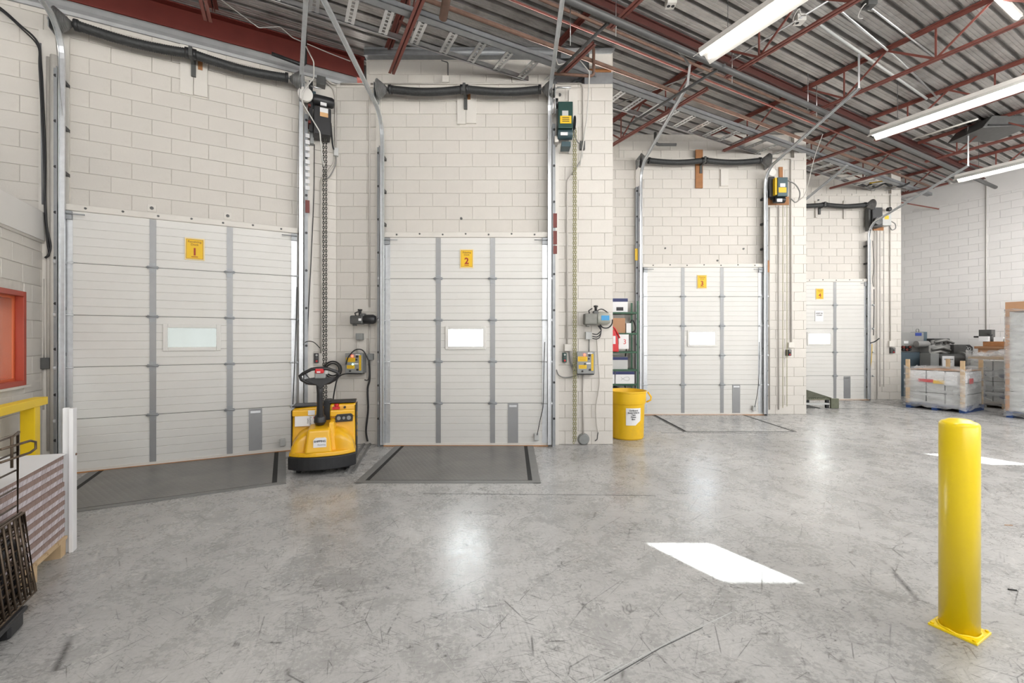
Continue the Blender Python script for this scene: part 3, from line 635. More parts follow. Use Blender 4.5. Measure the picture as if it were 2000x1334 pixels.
# ------------------------------------------------------------------ door tracks
def track(F, x, zc, zend, length, label, side=1, guard=None, xshift=0.0, rc=0.35, z0=0.03):
    yv = -0.165; rt = thing('door_track', label, 'track', F, (x, yv, 0), 'vertical lift door tracks')
    path = [(x, yv, z0), (x, yv, zc)]
    ang_end = math.atan2(zend - zc - rc, length)        # climb of the run towards the camera
    n = 8
    for i in range(1, n + 1):
        t = (math.pi / 2 - ang_end) * i / n
        path.append((x, yv - rc * (1 - math.cos(t)), zc + rc * math.sin(t)))
    lp = path[-1]
    path.append((x, lp[1] - length, zend))
    pr = [(-0.026, -0.006), (-0.026, 0.006), (-0.02, 0.006), (-0.02, -0.001), (0.02, -0.001), (0.02, 0.006), (0.026, 0.006), (0.026, -0.006)]
    pr = [(a, b * 2.6) for a, b in pr]
    mb = MB(); mb.sweep(path, pr); part(rt, 'rail', mb, M['galv'])
    mb = MB(); xa = x + side * 0.045
    mb.box(min(xa, xa + side * 0.045), max(xa, xa + side * 0.045), -0.11, -0.02, 0.0, zc - 0.1); mb.box(xa - 0.004, xa + 0.004, -0.17, -0.04, 0.0, zc - 0.1)
    part(rt, 'jamb_angle', mb, M['galvd'])
    for i in range(9):
        z = 0.35 + i * (zc - 0.6) / 8
        mb = MB(); mb.box(x - 0.02, x + 0.02, yv + 0.015, -0.01, z - 0.02, z + 0.02); mb.lathe([(0.0, -0.012), (0.018, -0.012), (0.018, 0.0)], (x + side * 0.07, -0.11, z + 0.06), 'y', 8)
        part(rt, 'bracket', mb, M['blackm'])
    if guard:
        for (za, zb, m_) in guard:
            mb = MB(); xg = x + side * 0.085; mb.box(xg - 0.028, xg + 0.028, -0.128, -0.115, za, zb); part(rt, 'marker_strip', mb, M[m_])
    return rt, lp, (x, lp[1] - length, zend)
tx = pxs(B1, 121, off=-0.165)[0]; track(B1, tx, 4.85, 5.30, 3.2, 'galvanized door track climbing beside the left edge of the leftmost door', -1)
tx = pxs(B1, 588, off=-0.165)[0]
def segs(z0, z1, n, a, b):
    return [(z0 + (z1 - z0) * i / n, z0 + (z1 - z0) * (i + 0.62) / n, a if i % 2 == 0 else b) for i in range(n)]
track(B1, tx, 4.95, 5.42, 3.2, 'galvanized door track between the leftmost door and the black operator', 1, segs(3.75, 4.6, 9, 'white', 'white') + [(3.42, 3.6, 'redb')])
tx = pxs(B2, 746.5, off=-0.165)[0]; track(B2, tx, 4.55, 5.10, 2.4, 'galvanized door track slanting up from the left edge of the second door', -1)
tx = pxs(B2, 1073.5, off=-0.165)[0]; track(B2, tx, 4.9, 5.40, 2.4, 'galvanized door track at the right edge of the second door', 1, [(3.0, 3.2, 'redb'), (3.25, 3.46, 'redb'), (2.86, 2.98, 'redb')])
tx = pxs(B3, 1252, off=-0.165)[0]; t3 = track(B3, tx, 4.9, 5.50, 2.1, 'track at the left edge of the third door ending in a perforated hanger', -1, [(3.25, 3.5, 'ylab')])
tx = pxs(B3, 1494.5, off=-0.165)[0]; t3r = track(B3, tx, 4.8, 5.42, 2.15, 'track slanting up from the right edge of the third door', 1, [(3.0, 3.25, 'wood')])
tx = pxs(B4, 1697, off=-0.165)[0]; t4r = track(B4, tx, 4.3, 5.14, 2.2, 'track running out from the right edge of the farthest door', 1)
track(B4, D[4][0] - 0.05, 4.3, 5.14, 2.2, 'track at the left edge of the farthest door seen past the pillar', -1)
# perforated hanger on the third door's left track
p = B3.w(t3[2]); mb = MB(); mb.bar(p, p + Vector((0.03, -0.02, 0.30)), 0.035, 0.006, (0, 1, 0)); mb.bar(p + Vector((0.03, -0.02, 0.28)), p + Vector((-0.12, 0.05, 0.56)), 0.035, 0.006, (0, 1, 0))
single('track_hanger', 'perforated bent steel hanger holding the raised track of the third door', 'hanger', W, p, mb, M['steel'])
p = B3.w(t3r[2]); mb = MB(); mb.bar(p, p + Vector((0.0, 0.0, 0.55)), 0.03, 0.006, (0, 1, 0))
single('track_hanger', 'straight steel hanger holding the end of the longest slanting track', 'hanger', W, p, mb, M['steel'])
p = B4.w(t4r[2]); mb = MB(); mb.bar(p, p + Vector((0.0, 0.0, 0.8)), 0.03, 0.006, (0, 1, 0))
single('track_hanger', 'steel hanger above the track end in front of the white right wall', 'hanger', W, p, mb, M['steel'])

# ------------------------------------------------------------------ torsion shafts with sagging sleeves
def torsion(F, xl, yl, xr, yr, label, off=-0.22, drum=(1, 1), r=0.058, sag=0.04, mid=None):
    (a, za) = pl(F, xl, yl, off); (c, zc) = pl(F, xr, yr, off); xm = mid if mid is not None else (a + c) / 2
    rt = thing('torsion_shaft', label, 'door spring', F, (xm, off, (za + zc) / 2), 'torsion shafts over the doors'); z0 = (za + zc) / 2
    part(rt, 'shaft', MB().tube([(a - 0.25, off, z0), (c + 0.25, off, z0)], 0.014, 8), M['steel'])
    for (p, q) in ((a, xm - 0.04), (xm + 0.04, c)):
        n = 90; path = []; rr = []
        for i in range(n + 1):
            t = i / n; s = math.sin(math.pi * min(1, t * (0.98))) ** 1.0
            path.append((p + (q - p) * t, off, z0 - sag * s)); rr.append(r * (1.0 if i % 2 else 0.88))
        part(rt, 'spring_sleeve', MB().tube(path, r, 12, rr=rr), M['spring'])
        for e_ in (p, q): part(rt, 'sleeve_collar', MB().lathe([(r * 1.12, -0.02), (r * 1.12, 0.02)], (e_, off, z0), 'x', 12), M['blackm'])
    mb = MB(); mb.box(xm - 0.02, xm + 0.02, off - 0.05, -0.03, z0 - 0.05, z0 + 0.07); mb.box(xm - 0.025, xm + 0.025, -0.06, -0.03, z0 - 0.2, z0 + 0.05)
    part(rt, 'center_bracket', mb, M['greyd'])
    for s, on, e_ in ((-1, drum[0], a), (1, drum[1], c)):
        if not on: continue
        pf = [(0.03, 0)] + [(0.06 + 0.085 * i / 14 + (0.004 if i % 2 else -0.004), 0.03 + 0.11 * i / 14) for i in range(15)] + [(0.02, 0.15)]
        pf = [(rr_, s * h_) for rr_, h_ in pf]
        part(rt, 'cable_drum', MB().lathe(pf, (e_ + s * 0.04, off, z0), 'x', 24), M['drum'])
        mb = MB(); mb.box(e_ + s * 0.22 - 0.004, e_ + s * 0.22 + 0.004, off - 0.06, 0.0, z0 - 0.12, z0 + 0.08); part(rt, 'end_plate', mb, M['galvd'])
        mb = MB(); mb.tube([(e_ + s * 0.16, off - 0.09, z0 - 0.05), (e_ + s * 0.14, -0.14, z0 - 1.2), (e_ + s * 0.12, -0.13, 0.15)], 0.003, 5); part(rt, 'lift_cable', mb, M['steel'])
    return rt, xm, z0
_, xm1, zt1 = torsion(B1, 150, 48, 560, 153, 'black sagging spring sleeves over the widest, leftmost door', mid=pl(B1, 373, 100, -0.22)[0])
_, xm2, zt2 = torsion(B2, 762, 177, 1054, 172, 'black sagging spring sleeves over the second door', mid=pl(B2, 907, 175, -0.22)[0])
_, xm3, zt3 = torsion(B3, 1268, 314, 1484, 313, 'black sagging spring sleeves over the third door', mid=pl(B3, 1376, 315, -0.22)[0])
_, xm4, zt4 = torsion(B4, 1500, 402, 1690, 398, 'black spring sleeves over the farthest door beside the right wall', mid=pl(B4, 1610, 400, -0.22)[0])
def boards(F, px0, px1, pxm, yt, yb, label, m_='paint'):
    xs = pxs(F, px0, pxm, px1, off=-0.03); xref = (px0 + px1) / 2; zb = pyz(F, xref, yb, off=-0.03)[0]; zt_ = pyz(F, xref, yt, off=-0.03)[0]
    rt = thing('backing_board', label, 'board', F, (xs[1], 0, zb), 'backing boards behind the spring brackets')
    part(rt, 'plank', MB().box(xs[0], xs[1] - 0.004, -0.03, 0, zb, zt_), M[m_]); part(rt, 'plank', MB().box(xs[1] + 0.004, xs[2], -0.03, 0, zb + 0.01, zt_), M[m_]); return rt
rt = boards(B1, 352, 405, 378, 92, 186, 'pair of white painted planks under the spring bracket of the leftmost door')
x, z = pl(B1, 391, 128, -0.04); part(rt, 'bare_wood_patch', MB().box(x - 0.025, x + 0.025, -0.036, -0.03, z - 0.055, z + 0.055), M['wood'])
rt = boards(B2, 893, 930, 910, 165, 242, 'pair of white painted planks under the spring bracket of the second door')
x, z = pl(B2, 916, 188, -0.04); part(rt, 'bare_wood_patch', MB().box(x - 0.022, x + 0.022, -0.036, -0.03, z - 0.045, z + 0.045), M['wood'])
def plank(F, px0, px1, yt, yb, label, m_):
    a, c = pxs(F, px0, px1, off=-0.04); z0, z1 = pyz(F, px0, yb, yt, off=-0.04)
    return single('plank', label, 'plank', F, ((a + c) / 2, 0, z0), MB().box(a, c, -0.04, 0, z0, z1), M[m_], bevel=0.004)
plank(B3, 1359, 1373, 292, 367, 'bare orange-brown plank fixed upright above the third door', 'wood')
plank(B3, 1408, 1423, 330, 363, 'white painted plank upright above the third door', 'paint')
plank(B4, 1593, 1597, 392, 425, 'narrow white batten at left above the farthest door', 'conduit')
plank(B4, 1648, 1653, 392, 427, 'narrow white batten at right above the farthest door', 'conduit')
# square patch plates and plugs on the block work
def plug(F, x, y, s, label, plate=True, cat='wall fitting'):
    lx, lz = pl(F, x, y, 0); rt = thing('wall_plug', label, cat, F, (lx, 0, lz), 'old anchor plugs in the block walls')
    if plate: part(rt, 'plate', MB().box(lx - s, lx + s, -0.012, 0, lz - s, lz + s), M['paint'], bevel=0.003)
    part(rt, 'hole', MB().lathe([(0.0, -0.022), (s * 0.45, -0.02), (s * 0.5, 0.0)], (lx, 0, lz), 'y', 10), M['greyd'])
plug(B1, 297, 407, 0.045, 'left square patch with dark hole above the leftmost door'); plug(B1, 445, 422, 0.045, 'right square patch with dark hole above the leftmost door')
plug(B2, 794, 463, 0.05, 'dark round anchor hole left over the second door', False); plug(B2, 901, 463, 0.05, 'dark round anchor hole in the middle over the second door', False)
plug(B2, 1006, 463, 0.05, 'dark round anchor hole right over the second door', False); plug(B2, 901, 427, 0.04, 'small round anchor stub above the middle anchor hole', False)
plug(B3, 1299, 485, 0.04, 'left of two anchor stubs on the wall over the third door', False); plug(B3, 1452, 486, 0.04, 'right of two anchor stubs on the wall over the third door', False)
plug(B3, 1401, 509, 0.04, 'anchor stub just over the header of the third door', False); plug(B2, 1093, 186, 0.05, 'left black bolt above the dark green operator', False); plug(B4, 1598, 391, 0.05, 'black plug above the sleeve of the farthest door', False)

# ------------------------------------------------------------------ dock levelers
def leveler(F, x0, x1, ly_front, ly_back, label, gap=0.05, kerb=0.09, m_='plate', gl=None, gr=None):
    rt = thing('dock_leveler', label, 'dock leveler', F, ((x0 + x1) / 2, (ly_front + ly_back) / 2, 0), 'dock levelers in front of the doors')
    part(rt, 'deck_plate', MB().box(x0, x1, ly_front, ly_back, 0.0, 0.008), M[m_])
    for s, e_ in ((-1, x0), (1, x1)):
        mb = MB(); mb.box(min(e_, e_ + s * gap), max(e_, e_ + s * gap), ly_front - 0.01, ly_back, 0.0, 0.004); part(rt, 'side_seal', mb, M['rubber'])
        mb = MB(); a_ = e_ + s * gap; mb.box(min(a_, a_ + s * kerb), max(a_, a_ + s * kerb), ly_front - kerb, ly_back, 0.0, 0.005); part(rt, 'side_kerb', mb, M['kerb'])
    part(rt, 'front_kerb', MB().box(x0 - gap - kerb, x1 + gap + kerb, ly_front - kerb, ly_front - 0.008, 0.0, 0.006), M['kerb'])
    part(rt, 'front_gap', MB().box(x0, x1, ly_front - 0.01, ly_front, 0.0, 0.003), M['rubber'])
    return rt
xr, yf = fl(B1, 531, 944); xl_, _ = fl(B1, 165, 940)
leveler(B1, fl(B1, 192, 924)[0] + 0.03, xr, yf, -0.12, 'checker plate dock leveler in front of the leftmost door')
xl_, yf = fl(B2, 722, 939); xr, _ = fl(B2, 1031, 939)
leveler(B2, xl_, xr, yf, -0.12, 'checker plate dock leveler in front of the second door')
xl_, yf = fl(B3, 1341, 843); xr, _ = fl(B3, 1548, 842)
leveler(B3, xl_, xr - 0.04, yf, -0.12, 'dusty grey dock leveler in front of the third door', kerb=0.02, m_='floor')
xr, yf = fl(B4, 1774, 798)
leveler(B4, xr - 2.0, xr - 0.04, yf, -0.12, 'dusty grey dock leveler in front of the farthest door', kerb=0.02, m_='floor')
# ------------------------------------------------------------------ roof steel
ZB = H + 3.95; ZT = ZD - 0.005
def joist(a, b0, b1, idx, far, label, n0=None):
    rt = thing('steel_joist', label, 'joist', GF, (a, (b0 + b1) / 2, ZB), 'red open web roof joists')
    mb = MB()
    for s in (-1, 1): mb.box(a + s * 0.012, a + s * 0.055, b0, b1, ZT - 0.012, ZT - 0.004); mb.box(a + s * 0.012 - 0.003, a + s * 0.012 + 0.003, b0, b1, ZT - 0.055, ZT - 0.006)
    part(rt, 'top_chord', mb, M['red'])
    e0, e1 = b0 + (0.12 if far else 0), b1 - (0.5 if far else 0.12)
    mb = MB()
    for s in (-1, 1): mb.box(a + s * 0.010, a + s * 0.045, e0, e1, ZB - 0.022, ZB - 0.016); mb.box(a + s * 0.010 - 0.003, a + s * 0.010 + 0.003, e0, e1, ZB - 0.018, ZB + 0.02)
    part(rt, 'bottom_chord', mb, M['red'])
    p = 1.13; base = 2.09 if n0 is None else n0
    k = math.floor((b0 - base) / p) - 1
    while True:
        t0 = base + k * p; k += 1; bt = t0 + p / 2; t1 = t0 + p
        if t0 > b1: break
        for (ta, tb) in ((t0, bt), (t1, bt)):
            if b0 <= ta <= b1 and e0 <= tb <= e1: part(rt, 'web_bar', MB().bar((a, ta, ZT - 0.04), (a, tb, ZB), 0.028, 0.012, (1, 0, 0)), M['red'])
        if e0 <= bt <= e1: part(rt, 'web_bar', MB().bar((a, bt, ZT - 0.03), (a, bt, ZB), 0.022, 0.012, (1, 0, 0)), M['red'])
        if e0 <= bt <= e1: pass
    return rt
ends = {-1: 7.0, 0: 7.0, 1: 7.02, 2: 5.85, 3: 7.55, 4: 6.5, 5: 7.8, 6: 6.7, 7: 7.9}
names = {-1: 'leftmost', 0: 'second from left', 1: 'third from left', 2: 'fourth from left', 3: 'fifth from left', 4: 'sixth from left', 5: 'seventh from left', 6: 'eighth from left', 7: 'rightmost'}
for k in range(-1, 8):
    a = -0.833 + 2.236 * k
    joist(a, -4.2, 4.42, k, False, 'red open web roof joist, %s on the near side of the cross beam' % names[k])
    if k >= 0: joist(a, 4.50, ends[k], k, True, 'red open web roof joist, %s on the wall side of the cross beam' % names[k], 4.9)
def ibeam(name, label, F, y, x0, x1, z0, z1, wd, m_):
    mb = MB(); mb.box(x0, x1, y - wd / 2, y + wd / 2, z0, z0 + 0.014); mb.box(x0, x1, y - wd / 2, y + wd / 2, z1 - 0.014, z1); mb.box(x0, x1, y - 0.006, y + 0.006, z0, z1)
    return single(name, label, 'beam', F, ((x0 + x1) / 2, y, z0), mb, M[m_])
ibeam('steel_beam', 'red cross beam carrying the joists across the whole roof', GF, 4.46, -5, 16.6, 5.88, ZD - 0.015, 0.07, 'redd')
ibeam('steel_beam', 'deep dark red beam above the leftmost door', B1, 0.14, -6, 0.42, 5.67, ZD - 0.005, 0.2, 'redb')
def run(name, label, cat, pts, r, m_, F=GF, n=8, group=None, bends=True):
    P = [Vector(p) for p in pts]; Q = [P[0]]
    for i in range(1, len(P) - 1):
        d0 = (P[i - 1] - P[i]); d1 = (P[i + 1] - P[i]); e_ = min(r * 3.0, d0.length * .4, d1.length * .4)
        A_, B_ = P[i] + d0.normalized() * e_, P[i] + d1.normalized() * e_
        for t in (0, 0.25, 0.5, 0.75, 1.0): Q.append(A_ * (1 - t) ** 2 + P[i] * 2 * t * (1 - t) + B_ * t * t)
    Q.append(P[-1]); c = sum(P, Vector()) / len(P)
    return single(name, label, cat, F, (P[0].x, P[0].y, min(p.z for p in P)), MB().tube(Q, r, n), M[m_], group)
run('pipe', 'thick dark grey pipe hung under the roof along the cross beam', 'pipe', [(-3, 4.07, 5.43), (15.9, 4.07, 5.43)], 0.042, 'pipe', n=12)
run('bridging_rod', 'thin red bridging angle across the joists on the wall side', 'bridging', [(-3, 4.9, 5.90), (16, 4.9, 5.90)], 0.013, 'red', n=5)
run('pipe', 'rusty brown sprinkler pipe crossing the joists near the walls', 'pipe', [(-2, 5.12, 5.68), (15.5, 5.12, 5.68)], 0.028, 'rust')
run('pipe', 'thin rusty pipe high under the deck behind the cross beam', 'pipe', [(1.0, 4.72, 5.9), (9.5, 4.72, 5.9)], 0.02, 'rust')
run('pipe', 'grey pipe branch beside the fifth joist', 'pipe', [(5.45, 4.0, 5.42), (5.45, 5.9, 5.42)], 0.02, 'pipe')
run('pipe', 'grey pipe branch ending in an elbow above the dark green operator', 'pipe', [(3.5, 4.15, 5.45), (3.5, 5.25, 5.45)], 0.02, 'pipe')
p0 = GF.l((-0.80, 3.6, 0)); run('pipe', 'fat rusty pipe with capped end left of the second door bay', 'pipe', [GF.l((-1.05 * 0.8, 5.3, 5.50)), GF.l((-0.62 * 0.8, 4.2, 5.62))], 0.05, 'rust', n=12)
# galvanized ladder tray
rt = thing('cable_tray', 'long galvanized ladder tray with paired slotted rungs crossing the roof', 'cable tray', GF, (6, 5.58, 5.58))
for yb, m_, wd in ((5.30, 'galvd', 0.11), (5.82, 'steel', 0.03)):
    mb = MB(); mb.box(-2.4, 15.8, yb - wd / 2, yb + wd / 2, 5.56, 5.575); mb.box(-2.4, 15.8, yb - wd / 2, yb - wd / 2 + 0.006, 5.56, 5.63); mb.box(-2.4, 15.8, yb + wd / 2 - 0.006, yb + wd / 2, 5.56, 5.63)
    part(rt, 'side_rail', mb, M[m_])
x = -2.2
while x < 15.6:
    mb = MB()
    for s in (0, 0.075): mb.box(x + s, x + s + 0.038, 5.34, 5.81, 5.565, 5.575)
    for j in range(7): mb.box(x + 0.038, x + 0.075, 5.38 + j * 0.065, 5.40 + j * 0.065, 5.565, 5.575)
    part(rt, 'rung', mb, M['steel']); x += 0.41
# overhead sprinkler stubs with elbows
run('pipe_stub', 'black pipe stub with elbow above the dark green operator', 'pipe', [B2.w(( 1.19, -0.25, 5.83)), B2.w((1.19, -0.25, 5.42)), B2.w((0.6, -0.25, 5.46))], 0.022, 'rust', F=W)
run('pipe_stub', 'black pipe stub with elbow left above the third door', 'pipe', [B3.w((2.95, -0.3, 5.85)), B3.w((2.95, -0.3, 5.6)), B3.w((3.38, -0.3, 5.6))], 0.03, 'pipe', F=W)
run('pipe_stub', 'black pipe stub hanging below the red beam over the leftmost door', 'pipe', [B1.w((-0.44, -0.32, 5.95)), B1.w((-0.44, -0.32, 5.42)), B1.w((-0.85, -0.32, 5.47))], 0.026, 'blackm', F=W)
run('electric_cable', 'white cable drooping past the black operator', 'cable', [B1.w(p) for p in ((-0.43, -0.35, 5.68), (-0.33, -0.34, 5.5), (-0.33, -0.33, 5.28), (-0.47, -0.33, 5.05), (-0.48, -0.33, 4.9), (-0.25, -0.3, 4.55), (-0.21, -0.2, 4.2), (-0.15, -0.1, 4.02))], 0.009, 'cablew', F=W)
run('electric_cable', 'white cable looping along the top of the dark red beam', 'cable', [B1.w(p) for p in ((-1.45, -0.5, 5.9), (-1.0, -0.4, 5.72), (-0.75, -0.35, 5.85), (-0.6, -0.3, 5.78), (-0.1, -0.1, 5.83), (0.2, 0.0, 5.86))], 0.007, 'cablew', F=W)
run('electric_cable', 'grey cable arching to the dark green operator', 'cable', [B2.w(p) for p in ((0.6, -0.35, 5.7), (0.66, -0.35, 5.52), (0.78, -0.35, 5.55), (0.95, -0.35, 5.62), (1.12, -0.3, 5.45), (1.12, -0.1, 4.9), (1.02, -0.06, 4.2))], 0.009, 'cablew', F=W)
for i, (x_, y_) in enumerate(((1114, 40), (1203, 20), (1430, 120), (1578, 175), (1595, 190))):
    d = Vector(((x_ - 1000) / FPX, 1, (HZ - y_) / FPX)); t = (5.75 - H) / d.z; q = d * t
    single('hanger_rod', ['slim pale hanger rod left of the tilted joist end above the second operator', 'slim hanger rod with hook holding the grey pipe near the fifth joist', 'hanger rod beside the near end of the first fluorescent fixture', 'hanger rod on the grey pipe right of the first fluorescent fixture', 'short hanger rod next to the sixth joist end'][i], 'hanger', W, (q.x, q.y, 5.45),
           MB().tube([(q.x, q.y, 5.42), (q.x, q.y, ZD)], 0.006, 5), M['steel'], 'pipe hanger rods')
# conduits strapped to the deck, boxes
def deck_run(label, pts, r, z, m_='steel'):
    P = []
    for (x_, y_) in pts:
        t = (z - H) * FPX / (HZ - y_); P.append(((x_ - 1000) / FPX * t, t, z))
    return run('conduit', label, 'conduit', P, r, m_, F=W, group='conduits on the roof deck')
deck_run('pale conduit running diagonally under the deck at the first fixture', [(1200, 205), (1425, 120), (1620, 0)], 0.012, 5.95)
deck_run('bright conduit running along the deck ribs right of the first fixture', [(1600, 48), (1810, 193)], 0.02, 5.96, 'greyl')
deck_run('thin bright conduit parallel to the ribs in the upper right', [(1700, 15), (1840, 122)], 0.012, 5.96)
deck_run('long bright conduit from the sixth joist to the second fixture', [(1640, 20), (1760, 120), (1830, 190)], 0.015, 5.97)
deck_run('bright conduit in front of the right wall roof', [(1782, 272), (1910, 232)], 0.018, 5.8, 'lampw')
def box_at(name, label, cat, x, y, z, sx, sy, sz, m_, F=W, bevel=0.003):
    t = (z - H) * FPX / (HZ - y); p = ((x - 1000) / FPX * t, t, z)
    return single(name, label, cat, F, p, MB().box(p[0] - sx, p[0] + sx, p[1] - sy, p[1] + sy, z - sz, z + sz), M[m_], bevel=bevel)
def roof_box(label, x, y, m_, holes=2):
    t = (5.93 - H) * FPX / (HZ - y); p = Vector(((x - 1000) / FPX * t, t, 5.93))
    rt = thing('junction_box', label, 'junction box', W, p, 'junction boxes under the roof')
    part(rt, 'housing', MB().box(p.x - 0.06, p.x + 0.06, p.y - 0.06, p.y + 0.06, 5.93, ZD), M[m_], bevel=0.004)
    for s in (-1, 1)[:holes]: part(rt, 'socket', MB().lathe([(0.0, -0.004), (0.022, -0.004), (0.022, 0.0)], (p.x + s * 0.028, p.y, 5.93), 'z', 12), M['ink'])
roof_box('white twin socket box under the deck at top center', 1310, 12, 'lampw'); roof_box('grey junction box on the deck beside the looped white cable', 1698, 14, 'greyd', 1); roof_box('pale junction box on the deck right of the first fixture', 1561, 45, 'lampw', 1)
def loop(label, cx, cy, z, r, m_='cablew'):
    t = (z - H) * FPX / (HZ - cy); c = Vector(((cx - 1000) / FPX * t, t, z))
    single('electric_cable', label, 'cable', W, c, MB().tube([c + Vector((math.cos(q) * r, 0.05 * math.sin(2 * q), math.sin(q) * r * .9)) for q in [i * math.pi / 10 - 0.6 for i in range(17)]], 0.007, 6), M[m_])
loop('looped white cable at the grey box under the deck', 1692, 22, 5.88, 0.085); loop('looped white cable at the pale box right of the first fixture', 1562, 30, 5.88, 0.07)
# grey square vent in the far roof corner
t = 4.2 * FPX / (HZ - 262); p = Vector((935 / FPX * t, t, 5.78))
rt = thing('unit_heater', 'dark grey square duct outlet hung in the upper right roof corner', 'duct', W, p)
part(rt, 'housing', MB().prism([(p.x - 0.55, 5.74), (p.x + 0.5, 5.80), (p.x + 0.32, 5.98), (p.x - 0.35, 5.98)], p.y - 0.35, p.y + 0.35), M['greyd'], bevel=0.01)
part(rt, 'grille', MB().box(p.x - 0.45, p.x + 0.4, p.y - 0.38, p.y - 0.35, 5.78, 5.80), M['black'])
# bracing pipes in the far corner
run('pipe', 'black braced pipe end near the right wall roof corner', 'pipe', [BR.w((1.6, -1.0, 5.2)), BR.w((2.9, -0.9, 5.35))], 0.03, 'blackm', F=W)
run('pipe', 'second black pipe with round flange below the roof corner', 'pipe', [BR.w((1.5, -1.4, 5.28)), BR.w((2.5, -1.5, 5.12))], 0.03, 'blackm', F=W)
run('brace', 'slim red brace running to the white right wall', 'brace', [BR.w((2.6, -1.5, 5.75)), BR.w((3.6, -0.05, 5.35))], 0.018, 'red', F=W)
x_, z_ = pl(B4, 1718, 356, -0.4); run('pipe', 'yellow marked handle bar above the farthest door', 'pipe', [B4.w((x_ - 0.25, -0.4, z_ - 0.02)), B4.w((x_ + 0.22, -0.4, z_ + 0.05))], 0.014, 'ylab', F=W)
pts = []
for i in range(15): pts.append(B4.w((8.95 + i * 0.09, -0.3 - 0.05 * math.sin(i), 5.62 - 0.10 * math.sin(i * 0.9) ** 2)))
run('electric_cable', 'bunched black cables under the roof above the farthest door', 'cable', pts, 0.022, 'cable', F=W)

# ------------------------------------------------------------------ fluorescent fixtures
def fixture(a, b0, b1, z, label, along='b', lit=True, dim=False):
    rt = thing('fluorescent_light', label, 'ceiling light', GF, (a, (b0 + b1) / 2, z), 'fluorescent strip fixtures') if along == 'b' else thing('fluorescent_light', label, 'ceiling light', GF, ((b0 + b1) / 2, a, z), 'fluorescent strip fixtures')
    def P(u, v, z_): return (u, v, z_) if along == 'b' else (v, u, z_)
    def ext(prof):
        mb = MB(); m = len(prof); vs = [P(u, b0, z_) for u, z_ in prof] + [P(u, b1, z_) for u, z_ in prof]
        mb.add(vs, [(i, (i + 1) % m, (i + 1) % m + m, i + m) for i in range(m)] + [tuple(range(m))[::-1], tuple(range(m, 2 * m))]); return mb
    part(rt, 'housing', ext([(a - 0.055, z + 0.05), (a + 0.055, z + 0.05), (a + 0.055, z + 0.11), (a - 0.055, z + 0.11)]), M['lampw'])
    part(rt, 'reflector', ext([(a - 0.16, z - 0.03), (a - 0.155, z - 0.035), (a - 0.05, z + 0.043), (a, z + 0.02), (a + 0.05, z + 0.043), (a + 0.155, z - 0.035), (a + 0.16, z - 0.03), (a + 0.06, z + 0.052), (a - 0.06, z + 0.052)]), M['lampw'])
    for s in (-1, 1):
        part(rt, 'tube', MB().tube([P(a + s * 0.075, b0 + 0.05, z - 0.005), P(a + s * 0.075, b1 - 0.05, z - 0.005)], 0.018, 10), M['tube1'] if dim else M['tube'])
        part(rt, 'lamp_holder', MB().box(*sum(([min(p_, q_), max(p_, q_)] for p_, q_ in zip(P(a + s * 0.075 - 0.015, b0, z - 0.03), P(a + s * 0.075 + 0.015, b0 + 0.05, z + 0.03))), [])), M['lampw'])
    for t in (0.15, 0.85):
        c = P(a, b0 + (b1 - b0) * t, 0)
        mb = MB(); zz = z + 0.11
        while zz < ZD - 0.02: mb.tube([(c[0], c[1], zz), (c[0] + 0.004 * (int(zz * 50) % 2), c[1], zz + 0.02)], 0.004, 4); zz += 0.022
        part(rt, 'chain', mb, M['pipe'])
FX = [(4.72, 1.33, 3.80, 5.18, 'fluorescent fixture with white reflector at top center of the roof'), (4.72, -1.3, 1.2, 5.18, 'fluorescent fixture following the first one towards the viewer'),
      (9.22, 1.40, 3.88, 5.18, 'glowing fluorescent fixture at upper right in the middle row'), (9.22, -1.2, 1.28, 5.18, 'fluorescent fixture continuing the middle row'),
      (13.4, 1.6, 4.05, 5.18, 'glowing fluorescent fixture nearest the white right wall'), (13.4, -1.0, 1.45, 5.18, 'fluorescent fixture continuing the row by the right wall')]
for (a_, b0, b1, z, lab) in FX:
    fixture(a_, b0, b1, z, lab, dim=a_ < 5)
rt = thing('fluorescent_light', 'narrow bright strip light across the joists in the top right corner', 'ceiling light', GF, (8.1, 2.03, 5.9))
part(rt, 'housing', MB().box(7.3, 8.77, 1.99, 2.07, 5.915, 5.96), M['lampw'], bevel=0.004); part(rt, 'tube', MB().tube([(7.33, 2.03, 5.9), (8.74, 2.03, 5.9)], 0.018, 10), M['tube'])
# ------------------------------------------------------------------ equipment on the walls
def pbx(mb, F, x0, x1, y0, y1, d0, d1):
    xm, ym = (x0 + x1) / 2, (y0 + y1) / 2
    a = pl(F, x0, ym, d0)[0]; c = pl(F, x1, ym, d0)[0]; zt = pl(F, xm, y0, d0)[1]; zb = pl(F, xm, y1, d0)[1]
    return mb.box(a, c, d0, d1, zb, zt)
def PB(F, *a): return pbx(MB(), F, *a)
def base_of(F, x0, x1, y0, y1, d): 
    return (pl(F, (x0 + x1) / 2, (y0 + y1) / 2, d)[0], d, pl(F, (x0 + x1) / 2, y1, d)[1])
def wrun(name, label, F, pts, r, m_, off=-0.03, cat='conduit', group=None, n=8, offs=None):
    P = []
    for i, (x_, y_) in enumerate(pts):
        o = offs[i] if offs else off; lx, lz = pl(F, x_, y_, o); P.append(F.w((lx, o, lz)))
    return run(name, label, cat, P, r, m_, F=W, group=group, n=n)
